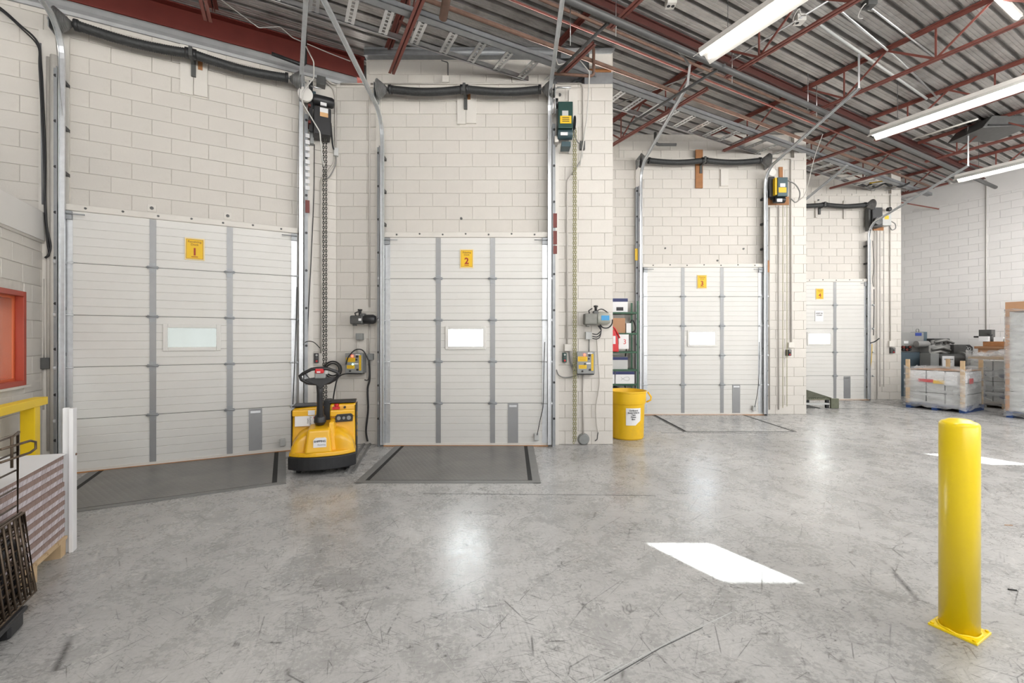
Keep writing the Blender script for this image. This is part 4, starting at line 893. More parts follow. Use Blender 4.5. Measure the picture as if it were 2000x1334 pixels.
def curve(name, label, F, pts, r, m_, off=-0.06, offs=None, cat='cable', group=None, n=6):
    K = []
    for i, (x_, y_) in enumerate(pts):
        o = offs[i] if offs else off; lx, lz = pl(F, x_, y_, o); K.append(F.w((lx, o, lz)))
    Q = []
    for i in range(len(K) - 1):
        p0, p1, p2, p3 = K[max(i - 1, 0)], K[i], K[i + 1], K[min(i + 2, len(K) - 1)]
        for j in range(6):
            t = j / 6; Q.append(0.5 * ((2 * p1) + (p2 - p0) * t + (2 * p0 - 5 * p1 + 4 * p2 - p3) * t * t + (3 * p1 - p0 - 3 * p2 + p3) * t ** 3))
    Q.append(K[-1]); return single(name, label, cat, W, K[0], MB().tube(Q, r, n), M[m_], group)
def chain(label, F, strands, m_='chain', w_=0.024, L_=0.042, off=-0.16, cat='chain'):
    mb = MB(); first = None
    for (x_, y0, y1) in strands:
        lx, zt = pl(F, x_, y0, off); _, zb = pl(F, x_, y1, off); z = zt; i = 0
        if first is None: first = (lx, off, zb)
        while z - L_ > zb:
            pts = []
            for k in range(8):
                a = k * math.pi / 4; u = math.cos(a) * w_ / 2; v = math.sin(a) * L_ / 2 * 1.15
                pts.append((lx + (u if i % 2 else 0), off + (0 if i % 2 else u), z - L_ / 2 + v))
            mb.tube(pts, w_ * 0.2, 4, closed=True); z -= L_ * 0.82; i += 1
    return single('hoist_chain', label, cat, F, first, mb, M[m_])
# --- black operator, leftmost door
rt = thing('door_operator', 'black motor operator with orange and white label beside the widest door', 'door operator', B1, base_of(B1, 613, 648, 187, 262, -0.2))
part(rt, 'gear_case', PB(B1, 613, 647, 209, 262, -0.3, -0.04), M['black'], bevel=0.01)
part(rt, 'motor', MB().lathe([(0.0, -0.15), (0.06, -0.14), (0.075, -0.11), (0.075, 0.11), (0.06, 0.14), (0.0, 0.15)], (pl(B1, 632, 198, -0.22)[0], -0.2, pl(B1, 632, 197, -0.22)[1]), 'x', 16), M['blackm'])
part(rt, 'label_plate', PB(B1, 625, 641, 211, 220, -0.306, -0.3), M['white'], 'white upper half of the label'); part(rt, 'label_plate', PB(B1, 625, 641, 220, 228, -0.306, -0.3), M['opor'], 'orange lower half of the label')
part(rt, 'motor_label', PB(B1, 626, 638, 200, 206, -0.30, -0.27), M['white'])
part(rt, 'chain_guard', PB(B1, 603.5, 611, 158, 256, -0.2, -0.17), M['blackm'])
part(rt, 'mounting_bracket', PB(B1, 609, 617, 178, 208, -0.12, -0.03), M['opblue'])
part(rt, 'mounting_bracket', PB(B1, 606, 613, 256, 280, -0.12, -0.03), M['grey'])
mb = MB(); pbx(mb, B1, 602, 607, 203, 207, -0.24, -0.03); pbx(mb, B1, 602, 607, 235, 240, -0.24, -0.03); part(rt, 'standoff', mb, M['redb'])
part(rt, 'output_shaft', MB().tube([(pl(B1, 606, 168, -0.2)[0], -0.2, pl(B1, 606, 168, -0.2)[1]), (pl(B1, 628, 173, -0.2)[0], -0.2, pl(B1, 606, 168, -0.2)[1])], 0.012, 8), M['steel'])
lx, lz = pl(B1, 596, 186, -0.22)
part(rt, 'sheave', MB().lathe([(0.03, -0.02), (0.10, -0.02), (0.10, -0.012), (0.085, 0.0), (0.10, 0.012), (0.10, 0.02), (0.03, 0.02)], (lx, -0.24, lz), 'y', 20), M['lampw'], 'white sheave wheel')
chain('dark double hand chain hanging between the leftmost door and the corner', B1, [(632, 262, 800), (637, 262, 792)], 'chain')
curve('cord', 'thin black cord from the black operator down the wall', B1, [(614, 282), (613, 380), (608, 500), (601, 640), (600, 700)], 0.006, 'cable', -0.05)
# --- green operator
rt = thing('door_operator', 'dark green operator with yellow warning label beside the second door', 'door operator', B2, base_of(B2, 1090, 1119, 198, 252, -0.2))
part(rt, 'backing_plank', PB(B2, 1111, 1128, 175, 300, -0.03, 0), M['paint'])
part(rt, 'gear_case', PB(B2, 1090.5, 1119, 198, 250, -0.3, -0.04), M['green'], bevel=0.008)
part(rt, 'label_plate', PB(B2, 1098, 1110, 216, 226, -0.304, -0.3), M['greyl'], 'grey data plate')
part(rt, 'warning_label', PB(B2, 1094, 1116, 226, 241, -0.305, -0.3), M['ylab'], 'yellow warning label')
mb = MB()
for q in range(3): pbx(mb, B2, 1098, 1112, 229 + q * 3.5, 230.2 + q * 3.5, -0.307, -0.305)
part(rt, 'warning_print', mb, M['ink'])
mb = MB(); mb.lathe([(0.0, -0.12), (0.07, -0.11), (0.075, -0.08), (0.075, 0.1), (0.0, 0.11)], (pl(B2, 1104, 262, -0.2)[0], -0.2, pl(B2, 1104, 263, -0.2)[1]), 'x', 16); part(rt, 'motor', mb, M['opblue'])
part(rt, 'motor_box', PB(B2, 1097, 1115, 276, 286, -0.28, -0.1), M['opblue'], bevel=0.006)
part(rt, 'motor_label', PB(B2, 1095, 1109, 258, 264, -0.285, -0.27), M['white'])
part(rt, 'limit_box', PB(B2, 1083, 1091, 265, 277, -0.2, -0.04), M['paint'], bevel=0.004)
part(rt, 'output_shaft', MB().tube([(0.66, -0.2, pl(B2, 1100, 171, -0.2)[1]), (0.87, -0.2, pl(B2, 1100, 171, -0.2)[1])], 0.013, 8), M['steel'])
mb = MB(); x_, z_ = pl(B2, 1082, 205, -0.2)
mb.tube([(x_ - .02, -0.22, z_ - 0.14), (x_ - .02, -0.22, z_ + 0.07), (x_, -0.22, z_ + 0.09), (x_ + .02, -0.22, z_ + 0.07), (x_ + .02, -0.22, z_ - 0.14)], 0.012, 6); part(rt, 'drive_chain_loop', mb, M['steel'])
part(rt, 'sprocket', MB().lathe([(0.02, -0.015), (0.07, -0.015), (0.07, 0.015), (0.02, 0.015)], (x_ + 0.04, -0.2, z_ + 0.02), 'x', 16), M['blackm'])
part(rt, 'hand_wheel', MB().lathe([(0.02, -0.012), (0.09, -0.012), (0.10, 0), (0.09, 0.012), (0.02, 0.012)], (pl(B2, 1122, 235, -0.2)[0], -0.2, pl(B2, 1122, 240, -0.2)[1]), 'x', 16), M['blackm'])
chain('brassy double hand chain hanging on the pillar right of the second door', B2, [(1120.5, 250, 868), (1124.5, 250, 864)], 'chainy', off=-0.12)
plug(B2, 1121, 183, 0.05, 'right black bolt on the white plank above the dark green operator', False)
# --- third operator
rt = thing('door_operator', 'blue-grey and yellow operator beside the third door', 'door operator', B3, base_of(B3, 1515, 1539, 345, 385, -0.2))
part(rt, 'backing_plank', PB(B3, 1500, 1541, 384, 400, -0.03, 0), M['wood']); part(rt, 'backing_plank', PB(B3, 1522, 1529, 326, 384, -0.03, 0), M['wood'])
part(rt, 'gear_case', PB(B3, 1519, 1539, 346, 383, -0.3, -0.04), M['opblue'], bevel=0.008); part(rt, 'side_cover', PB(B3, 1514, 1519, 347, 380, -0.28, -0.05), M['ylab'], 'yellow side cover')
part(rt, 'label_plate', PB(B3, 1524, 1534, 358, 365, -0.305, -0.3), M['white']); part(rt, 'warning_label', PB(B3, 1521, 1536, 366, 376, -0.305, -0.3), M['yelbin'], 'faded yellow label')
part(rt, 'motor', MB().lathe([(0.0, -0.12), (0.06, -0.11), (0.065, 0.1), (0.0, 0.12)], (pl(B3, 1522, 390, -0.2)[0], -0.2, pl(B3, 1522, 391, -0.2)[1]), 'x', 14), M['blackm'])
part(rt, 'motor_label', PB(B3, 1518, 1528, 388, 394, -0.275, -0.26), M['white'])
lx, lz = pl(B3, 1505, 338, -0.2); part(rt, 'sheave', MB().lathe([(0.03, -0.02), (0.08, -0.02), (0.07, 0.0), (0.08, 0.02), (0.03, 0.02)], (lx, -0.24, lz), 'y', 18), M['lampw'], 'white sheave wheel')
part(rt, 'sprocket_frame', PB(B3, 1503, 1513, 345, 384, -0.2, -0.1), M['blackm'])
chain('long thin hand chain looping at right beside the third door', B3, [(1529, 400, 798), (1537, 400, 796)], 'chainy', 0.015, 0.034, -0.1)
wrun('conduit', 'vertical painted conduit just right of the third door track', B3, [(1503, 405), (1503, 800)], 0.012, 'conduit', -0.03)
wrun('conduit', 'second painted conduit beside the third hand chain', B3, [(1521, 402), (1521, 800)], 0.012, 'conduit', -0.03)
wrun('conduit', 'painted conduit arching over the third operator', B3, [(1510, 309), (1545, 309), (1545.5, 668)], 0.016, 'conduit', -0.03)
curve('electric_cable', 'thick grey cable loop at the right side of the third operator', B3, [(1539, 353), (1553, 360), (1562, 375), (1560, 390), (1553, 395), (1545, 388)], 0.012, 'cableg', -0.2)
curve('electric_cable', 'thin cord strung from the third operator up to the roof', B3, [(1552, 396), (1568, 385), (1577, 365), (1590, 310), (1607, 262)], 0.006, 'cablew', offs=[-0.2, -0.5, -0.7, -1.0, -1.2])
def wbox(name, label, F, x0, x1, y0, y1, d, m_, cat='junction box', group=None):
    return single(name, label, cat, F, base_of(F, x0, x1, y0, y1, 0), PB(F, x0, x1, y0, y1, -d, 0), M[m_], group, bevel=0.004)
wbox('junction_box', 'white square box at the foot of the conduit by the third door', B3, 1541, 1551.5, 669, 679, 0.06, 'paint')
def station(label, F, x0, x1, y0, y1, m_='black'):
    rt = thing('push_button_station', label, 'button station', F, base_of(F, x0, x1, y0, y1, 0))
    part(rt, 'housing', PB(F, x0, x1, y0, y1, -0.07, 0), M[m_], bevel=0.005)
    for i, c_ in enumerate(('greyl', 'greyd', 'redp')):
        xx, zz = pl(F, (x0 + x1) / 2, y0 + (y1 - y0) * (0.2 + 0.3 * i), -0.07); part(rt, 'button', MB().lathe([(0.0, -0.09), (0.014, -0.088), (0.016, -0.07)], (xx, 0, zz), 'y', 12), M[c_])
    return rt
station('black push button station right of the third door', B3, 1538, 1546, 683, 695)
station('small grey push button station near the farthest pillar edge', B4, 1741, 1749, 679, 690, 'greyd')
wbox('junction_box', 'white square box above the button station on the farthest pillar', B4, 1737.5, 1747.5, 666, 677, 0.06, 'paint')
# --- fourth operator
rt = thing('door_operator', 'black operator with pale grey box beside the farthest door', 'door operator', B4, base_of(B4, 1700, 1724, 404, 446, -0.2))
part(rt, 'backing_plank', PB(B4, 1706, 1726, 440, 450, -0.03, 0), M['wood'])
part(rt, 'gear_case', PB(B4, 1704, 1724, 405, 443, -0.25, -0.03), M['blackm'], bevel=0.008)
x_, z_ = pl(B4, 1711, 433, -0.25); part(rt, 'motor', MB().lathe([(0.0, -0.07), (0.10, -0.06), (0.10, 0.06)], (x_, -0.28, z_), 'y', 18), M['greyd'])
part(rt, 'control_box', PB(B4, 1724, 1741, 418, 440, -0.24, -0.05), M['greyl'], bevel=0.006); part(rt, 'label_plate', PB(B4, 1728, 1736, 421, 428, -0.244, -0.24), M['ylab'])
x_, z_ = pl(B4, 1737, 409, -0.15); part(rt, 'horn', MB().lathe([(0.0, -0.06), (0.05, -0.05), (0.06, 0.02), (0.03, 0.05), (0.0, 0.05)], (x_, -0.15, z_), 'x', 14), M['blackm'])
part(rt, 'sprocket_frame', PB(B4, 1697, 1703, 405, 450, -0.2, -0.08), M['greyd'])
curve('electric_cable', 'grey cable loop hanging right of the farthest operator', B4, [(1740, 432), (1748, 437), (1749, 446), (1742, 449), (1737, 441)], 0.012, 'cableg', -0.15)
wrun('conduit', 'tall thin conduit down the middle of the farthest pillar', B4, [(1739, 380), (1739, 666)], 0.012, 'conduit', -0.03)
for i, xx in enumerate((1708, 1713)): wrun('conduit', ['left thin conduit below the farthest operator', 'right thin conduit below the farthest operator'][i], B4, [(xx, 450), (xx, 560 if i == 0 else 780)], 0.009, 'conduit', -0.03)
chain('slim hand chain loop hanging on the farthest pillar', B4, [(1718.5, 450, 757), (1726, 450, 757)], 'chain', 0.014, 0.034, -0.1)
curve('pull_stick', 'black lever rod on the farthest door track', B4, [(1707, 565), (1707, 600), (1706, 655)], 0.009, 'cable', -0.15, cat='lever'); curve('lever_arm', 'black slanting lever on the frame of the farthest door', B4, [(1700, 670), (1709, 667), (1717, 661)], 0.014, 'cable', -0.2, cat='lever')
curve('rope', 'pale yellow rope hanging at the right edge of the farthest door', B4, [(1703, 672), (1702, 700), (1698, 740), (1695, 778)], 0.008, 'ylab', -0.14)
curve('electric_cable', 'black cord down the farthest door track', B4, [(1704, 470), (1707, 520), (1704, 545), (1706, 560)], 0.006, 'cable', -0.2)

# --- control cabinets of the levelers
def control(label, F, x0, x1, y0, y1, sc_=1.0, side=0.13):
    rt = thing('control_cabinet', label, 'control box', F, base_of(F, x0, x1, y0, y1, 0), 'leveler control cabinets')
    w_, h_ = x1 - x0, y1 - y0; d = side
    part(rt, 'housing', PB(F, x0, x1, y0, y1, -d, 0), M['grey'], bevel=0.005)
    def lab(n_, fx0, fx1, fy0, fy1, m_, l=None, t=0.004): return part(rt, n_, PB(F, x0 + w_ * fx0, x0 + w_ * fx1, y0 + h_ * fy0, y0 + h_ * fy1, -d - t, -d), M[m_], l)
    lab('warning_label', 0.05, 0.58, 0.22, 0.44, 'ylab', 'upper yellow label'); lab('warning_label', 0.10, 0.54, 0.60, 0.77, 'ylab', 'lower yellow label')
    lab('side_label', 0.80, 0.92, 0.10, 0.86, 'ylab', 'tall yellow side strip'); lab('white_label', 0.52, 0.76, 0.50, 0.56, 'white'); lab('white_label', 0.6, 0.86, 0.05, 0.09, 'white')
    mb = MB()
    for q in range(3): pbx(mb, F, x0 + w_ * 0.12, x0 + w_ * 0.5, y0 + h_ * (0.26 + q * 0.06), y0 + h_ * (0.275 + q * 0.06), -d - 0.006, -d - 0.004)
    for q in range(2): pbx(mb, F, x0 + w_ * 0.15, x0 + w_ * 0.48, y0 + h_ * (0.64 + q * 0.06), y0 + h_ * (0.655 + q * 0.06), -d - 0.006, -d - 0.004)
    for q in range(9): pbx(mb, F, x0 + w_ * 0.82, x0 + w_ * 0.9, y0 + h_ * (0.14 + q * 0.08), y0 + h_ * (0.15 + q * 0.08), -d - 0.006, -d - 0.004)
    part(rt, 'label_print', mb, M['sbrn'])
    for (fx, fy, m_, r) in ((0.42, 0.14, 'redled', 0.016), (0.45, 0.55, 'grnled' if sc_ < 1 else 'greyd', 0.014), (0.70, 0.16, 'black', 0.018), (0.66, 0.32, 'black', 0.012), (0.30, 0.88, 'black', 0.014), (0.72, 0.82, 'black', 0.016)):
        xx, zz = pl(F, x0 + w_ * fx, y0 + h_ * fy, -d); part(rt, 'pilot_lamp' if 'led' in m_ else 'button', MB().lathe([(0.0, -d - 0.018), (r, -d - 0.014), (r, -d)], (xx, 0, zz), 'y', 12), M[m_])
    part(rt, 'base_flange', PB(F, x0 + w_ * 0.05, x1 - w_ * 0.05, y1, y1 + h_ * 0.05, -d * 0.8, -0.01), M['black'])
    return rt
control('grey and yellow control cabinet with red lamp on the pillar', B2, 1127, 1162, 687, 730)
control('grey and yellow control cabinet with red and green lamps left of the second door', B2, 674, 708, 690, 729, 0.9, 0.17)
# --- leveler power units (motor with pump) on the wall
def power_unit(label, F, x0, x1, xs, y0, y1, m1, m2, blue=False):
    ym = (y0 + y1) / 2; off = -0.16; a, z = pl(F, x0, ym, off); c, _ = pl(F, x1, ym, off); s_, _ = pl(F, xs, ym, off); zb = pl(F, (x0 + x1) / 2, y1, off)[1]; r = (z - zb) * 0.95
    rt = thing('hydraulic_power_unit', label, 'motor', F, ((a + c) / 2, off, zb), 'hydraulic power units on the wall')
    part(rt, 'wall_bracket', MB().box((a + c) / 2 - 0.05, (a + c) / 2 + 0.05, off, 0, z - 0.05, z + 0.05), M['greyd'])
    part(rt, 'reservoir', MB().box(a, s_, off - r, off + r, z - r, z + r), M[m1], bevel=0.02, seg=3)
    L_ = c - s_; mb = MB().lathe([(0.0, 0.0), (r * 1.0, 0.005), (r * 1.08, L_ * .08), (r * 1.1, L_ * .75), (r * 0.8, L_ * .93), (0.0, L_)], (s_, off, z + 0.01), 'x', 20); part(rt, 'motor', mb, M[m2])
    part(rt, 'valve_block', MB().box(s_ - 0.05, s_ + 0.02, off - 0.05, off + 0.05, z + r * 0.7, z + r * 1.5), M['greyd'], bevel=0.008)
    part(rt, 'filler_cap', MB().lathe([(0.0, r * 2.5), (0.03, r * 2.45), (0.035, r * 2.2), (0.02, r * 2.1), (0.018, r)], (s_ - 0.06 if not blue else s_ - 0.01, off, z), 'z', 12), M['black'])
    part(rt, 'foot', MB().box(a + 0.03, a + 0.08, off - r * .6, off + r * .4, z - r * 1.35, z - r * .9), M[m1], bevel=0.01)
    part(rt, 'hose', MB().tube([(s_ - 0.11, off - 0.03, z + r * 0.9), (s_ - 0.12, off - 0.04, z + r * 1.5), (s_ - 0.07, off - 0.03, z + r * 1.9)], 0.01, 6), M['cable'])
    if blue: part(rt, 'label_plate', MB().box(s_ + L_ * .25, s_ + L_ * .8, off - r * 1.16, off - r * 1.05, z - 0.02, z + 0.05), M['blue'], 'blue and white motor label')
    else: part(rt, 'label_plate', MB().box(a + 0.13, a + 0.17, off - r - 0.003, off - r, z - 0.015, z + 0.02), M['white'], 'small white tag')
    return rt
power_unit('dark hydraulic power unit on the wall left of the second door', B2, 686, 735, 711, 616, 634, 'greyd', 'blackm')
power_unit('beige and grey hydraulic power unit with blue label on the pillar', B2, 1140, 1193, 1165, 612, 635, 'grey_motor', 'cyl', True)
for i, ys in enumerate((652, 657, 661)):
    curve('hydraulic_hose', ['top', 'middle', 'bottom'][i] + ' one of the black hoses curving from the beige power unit into the grey box', B2, [(1157, ys), (1166, ys + 1), (1172, ys - 4), (1174, 645 - i), (1168 + i * 2, 636)], 0.008, 'cable', -0.1, group='hoses below the beige power unit')
curve('hydraulic_hose', 'black hose looping below the motor with the blue label', B2, [(1172, 634), (1178, 640), (1188, 640), (1195, 633), (1196, 624)], 0.010, 'cable', -0.1)
curve('hydraulic_hose', 'black hose arching over the motor with the blue label', B2, [(1163, 612), (1168, 606), (1176, 604), (1186, 610), (1190, 616)], 0.008, 'cable', -0.1)
def cbox(label, F, x0, x1, y0, y1, d, m_):
    rt = thing('junction_box', label, 'junction box', F, base_of(F, x0, x1, y0, y1, 0)); part(rt, 'housing', PB(F, x0, x1, y0, y1, -d, 0), M[m_], bevel=0.004)
    part(rt, 'cover', PB(F, x0 + 0.8, x1 - 0.8, y0 + 0.8, y1 - 0.8, -d - 0.004, -d), M[m_], bevel=0.002); return rt
cbox('grey junction box under the beige power unit', B2, 1144, 1156, 648, 663, 0.07, 'greyl')
cbox('grey junction box under the dark power unit', B2, 694.5, 707, 651, 664, 0.09, 'grey')
cbox('grey junction box touching the right of the left control cabinet', B2, 717, 728, 691, 703, 0.07, 'grey')
cbox('small painted junction box on the ledge above the second door', B2, 863, 877, 147, 160, 0.05, 'paint')
cbox('white junction box above the dark green button station', B2, 1102.5, 1116, 672, 686, 0.07, 'paint')
cbox('grey switch box below the black operator at the corner', B1, 652, 661, 288, 304, 0.06, 'greyl')
cbox('dark conduit box at lower right of the dark green operator', B2, 1133, 1143, 275, 291, 0.06, 'greyd')
cbox('rough grey box under the flashing above the black operator', B1, 619, 636, 148, 165, 0.12, 'greyd')
station('dark green push button station left of the brassy chain', B2, 1099, 1107, 689, 708, 'green')
station('black push button station at the corner behind the pallet truck', B1, 614, 622.5, 690, 709)
cbox('dark box with outlet on the office corner', B1, 78, 96, 699, 721, 0.09, 'greyd')
# --- conduits and cables
wrun('conduit', 'white conduit along the ledge over the second door', B2, [(724, 163.5), (1062, 163.5)], 0.012, 'conduit', -0.02)
wrun('conduit', 'painted conduit bending down left of the second door', B2, [(665, 163.5), (716, 163.5), (721.5, 175), (722, 600)], 0.012, 'conduit', -0.03)
wrun('conduit', 'painted conduit between the dark power unit and the box', B2, [(722, 632), (721, 691)], 0.012, 'conduit', -0.03)
wrun('conduit', 'short conduit above the left control cabinet', B2, [(698, 664), (698, 690)], 0.011, 'conduit', -0.03)
wrun('conduit', 'thin dark conduit standing on the small ledge box', B2, [(875, 147), (875, 122), (862, 118)], 0.007, 'pipe', -0.0)
wrun('conduit', 'painted conduit with slanted top behind the brassy chain', B2, [(1120, 336), (1107.5, 353), (1107.5, 672)], 0.014, 'conduit', -0.03)
wrun('conduit', 'white conduit around the top of the dark green operator', B2, [(1088, 163), (1135, 163), (1139, 172), (1139, 275)], 0.012, 'conduit', -0.02)
wrun('conduit', 'short conduit from the grey box down to the pillar cabinet', B2, [(1150.5, 663), (1150.5, 688)], 0.009, 'cableg', -0.03)
wrun('conduit', 'painted conduit from the pillar cabinet to the floor disc', B2, [(1139, 732), (1139, 850)], 0.013, 'conduit', -0.03)
wrun('conduit', 'painted conduit along the corner below the black operator', B1, [(654, 305), (652, 320), (626.5, 352), (626.5, 690)], 0.012, 'conduit', -0.03)
wrun('conduit', 'white conduit over the top of the black operator to the corner', B1, [(637, 156), (650, 164), (656, 165)], 0.012, 'conduit', -0.05)
wrun('conduit', 'painted conduit dropping right of the black operator', B1, [(637, 160), (650, 172), (655, 190), (655.5, 288)], 0.012, 'conduit', -0.03)
curve('electric_cable', 'black cable between the black operator and the switch box', B1, [(646, 240), (648, 265), (650, 285), (652, 292)], 0.012, 'cable', -0.1)
curve('electric_cable', 'pale cables gathered below the switch box at the corner', B1, [(656, 304), (655, 322), (644, 345), (634, 350)], 0.009, 'cableg', -0.06)
curve('electric_cable', 'pale cables gathered under the dark conduit box', B2, [(1137, 291), (1136, 308), (1127, 325), (1117, 342)], 0.009, 'cableg', -0.06)
curve('electric_cable', 'grey cable from the dark green operator to the conduit box', B2, [(1119, 243), (1122, 262), (1128, 277), (1133, 280)], 0.010, 'cableg', -0.12)
curve('electric_cable', 'grey cable sagging from the door frame to the pillar cabinet', B2, [(1087, 722), (1091, 732), (1100, 737), (1112, 737), (1127, 733)], 0.009, 'cableg', -0.05)
curve('electric_cable', 'grey cable from the white junction box to the pillar cabinet', B2, [(1112, 686), (1114, 705), (1119, 720), (1127, 728)], 0.012, 'cableg', -0.05)
curve('rope', 'frayed beige rope hanging near the pillar edge', B2, [(1166, 662), (1168, 700), (1171, 742), (1168, 770), (1164, 795), (1165, 825), (1168, 845)], 0.010, 'conduit', -0.04)
curve('hook', 'dark iron hook at the end of the frayed rope', B2, [(1168, 845), (1167, 851), (1166, 858), (1162, 861)], 0.008, 'pipe', -0.05, cat='hook')
lx, lz = pl(B2, 1140, 858, -0.03); single('floor_disc', 'grey round cover at the foot of the pillar conduit', 'cover', B2, (lx, 0, lz - 0.09), MB().lathe([(0.0, -0.06), (0.07, -0.055), (0.09, -0.02), (0.09, 0.0)], (lx, 0, lz), 'y', 20), M['grey'])
curve('electric_cable', 'black cable hanging from the left cabinet box to the floor', B2, [(721, 703), (722, 740), (718, 760), (719, 800), (715, 840), (718, 862)], 0.014, 'cable', -0.05)
curve('electric_cable', 'black cable arching over the left control cabinet', B2, [(676, 712), (680, 698), (693, 684), (708, 684), (718, 700), (722, 712), (720, 740), (712, 742)], 0.009, 'cable', -0.2)
curve('electric_cable', 'black cable from the left cabinet down to the pallet truck', B2, [(700, 730), (675, 730), (660, 738), (654, 760), (650, 785)], 0.010, 'cable', -0.2)
for i, rr_ in enumerate((16, 12)):
    pts = [(650 + rr_ * 1.05 * math.cos(q), 722 + rr_ * math.sin(q)) for q in [k * math.pi / 8 for k in range(17)]]
    curve('cable_coil', ['outer turn of black cable coil hung behind the truck handle', 'inner turn of black cable coil hung behind the truck handle'][i], B2, pts, 0.012, 'cable', -0.12, cat='cable')
curve('electric_cable', 'black cable looping from the corner button station to the track', B1, [(625, 680), (612, 668), (597, 668), (590, 680), (588, 705), (594, 725), (605, 740)], 0.007, 'cable', -0.12)
curve('electric_cable', 'black cord hanging along the right track of the leftmost door', B1, [(580, 560), (578, 640), (575, 720), (572, 790)], 0.006, 'cable', -0.2)
curve('electric_cable', 'black cord swinging along the right edge of the second door', B2, [(1064, 668), (1062, 740), (1061, 790), (1055, 820), (1049, 850)], 0.006, 'cable', -0.2)
curve('electric_cable', 'black cord swinging along the right edge of the third door', B3, [(1483, 668), (1482, 740), (1478, 775), (1474, 795)], 0.006, 'cable', -0.2)
def sensor(label, F, x, y, off=-0.15):
    lx, lz = pl(F, x, y, off); single('edge_sensor', label, 'sensor', F, (lx, off, lz - 0.04), MB().box(lx - 0.035, lx + 0.035, off - 0.02, off + 0.035, lz - 0.05, lz + 0.05), M['greyl'], bevel=0.006)
sensor('grey sensor box at the lower right of the leftmost door', B1, 552, 864); sensor('grey sensor box at the lower right of the second door', B2, 1048, 853); sensor('grey sensor box at the lower right of the third door', B3, 1473, 797)
# left end of the leftmost wall
wrun('pipe_column', 'thick painted pipe standing left of the leftmost door track', B1, [(108, 110), (108, 890)], 0.045, 'paint', -0.06, cat='pipe', n=14)
wrun('conduit', 'painted conduit beside the thick pipe at the office corner', B1, [(95, 112), (96, 880)], 0.022, 'conduit', -0.04)
wrun('conduit', 'narrow conduit rising from the corner outlet box', B1, [(87, 545), (87, 699)], 0.014, 'conduit', -0.03)
wrun('conduit', 'narrow conduit below the corner outlet box', B1, [(85, 721), (86, 800)], 0.014, 'conduit', -0.03)
wrun('conduit', 'galvanized conduit high on the wall above the office panel', B1, [(80, 85), (84, 400)], 0.014, 'galvd', -0.03)
curve('electric_cable', 'black cables swagged across the upper left wall and down the corner', B1, [(-30, 0), (0, 15), (38, 48), (73, 82), (80, 130), (84, 200), (88, 300), (88, 400), (93, 470), (96, 495), (88, 504)], 0.012, 'cable', -0.08)
curve('electric_cable', 'second black cable beside the swagged one on the upper left wall', B1, [(-30, 6), (0, 19), (40, 54), (74, 90), (77, 130), (81, 210), (86, 320), (90, 430), (99, 480), (92, 502)], 0.009, 'cable', -0.11)
mb = MB(); lx, lz = pl(B1, 100, 500, -0.02); mb.box(lx - 0.10, lx + 0.16, -0.04, 0.0, 0, 5.2)
single('trim_11', None, None, B1, (lx, 0, 0), mb, M['paint'], kind='structure')
mb = MB(); lx, _ = pl(B1, 603, 500, -0.02); mb.box(lx - 0.06, lx + 0.06, -0.03, 0.0, 0, 5.3); single('trim_12', None, None, B1, (lx, 0, 0), mb, M['paint'], kind='structure')
mb = MB(); lx, _ = pl(B2, 1086, 500, -0.02); mb.box(lx - 0.04, lx + 0.04, -0.03, 0.0, 0, 5.3); single('trim_13', None, None, B2, (lx, 0, 0), mb, M['paint'], kind='structure')
mb = MB(); lx, _ = pl(B2, 741, 500, -0.02); mb.box(lx - 0.05, lx + 0.03, -0.03, 0.0, 0, 5.3); single('trim_14', None, None, B2, (lx, 0, 0), mb, M['paint'], kind='structure')
mb = MB(); lx, _ = pl(B3, 1246, 500, -0.02); mb.box(lx - 0.05, lx + 0.03, -0.03, 0.0, 0, 5.3); single('trim_15', None, None, B3, (lx, 0, 0), mb, M['paint'], kind='structure')
wrun('conduit', 'thin dark cable line down the right wall', BR, [(1926, 352), (1926, 650)], 0.01, 'conduit', -0.02)
# ------------------------------------------------------------------ pallet truck
TF = Frame((-2.20, 5.02), R(17.5))
rt = thing('pallet_truck', 'yellow electric pallet truck parked in the corner between the first two doors', 'pallet truck', TF, (0, 0.4, 0))
def outline(hw, y0, yb, bul, n=12):       # bulging front
    P = [(-hw, yb)]
    for i in range(n + 1):
        t = -1 + 2 * i / n; P.append((hw * t, y0 + bul * (abs(t) ** 2.6)))
    P.append((hw, yb)); return P
def slab(P, z0, z1, shrink=0.0, zf=None):
    mb = MB(); n = len(P); vs = [(x, y, z0) for x, y in P] + [(x * (1 - shrink), y + shrink * 0.3, z1 if zf is None else zf(x, y)) for x, y in P]
    return mb.add(vs, [tuple(range(n)), tuple(range(2 * n - 1, n - 1, -1))] + [(i, i + n, (i + 1) % n + n, (i + 1) % n) for i in range(n)])
part(rt, 'skirt', slab(outline(0.40, 0.0, 0.62, 0.13), 0.075, 0.225), M['blackm'], bevel=0.012, seg=3)
part(rt, 'lower_cover', slab(outline(0.395, 0.015, 0.60, 0.13), 0.225, 0.275, 0.02), M['yel'], bevel=0.012, seg=3)
mb = MB(); mb.add([(-0.20, 0.02, 0.26), (0.12, 0.02, 0.26), (0.12, 0.40, 0.26), (-0.20, 0.40, 0.26), (-0.17, 0.07, 0.535), (0.09, 0.07, 0.535), (0.10, 0.40, 0.60), (-0.17, 0.40, 0.58)], [(0, 1, 2, 3), (7, 6, 5, 4), (0, 4, 5, 1), (1, 5, 6, 2), (2, 6, 7, 3), (3, 7, 4, 0)])
part(rt, 'drive_cover', mb, M['yel'], bevel=0.03, seg=4)
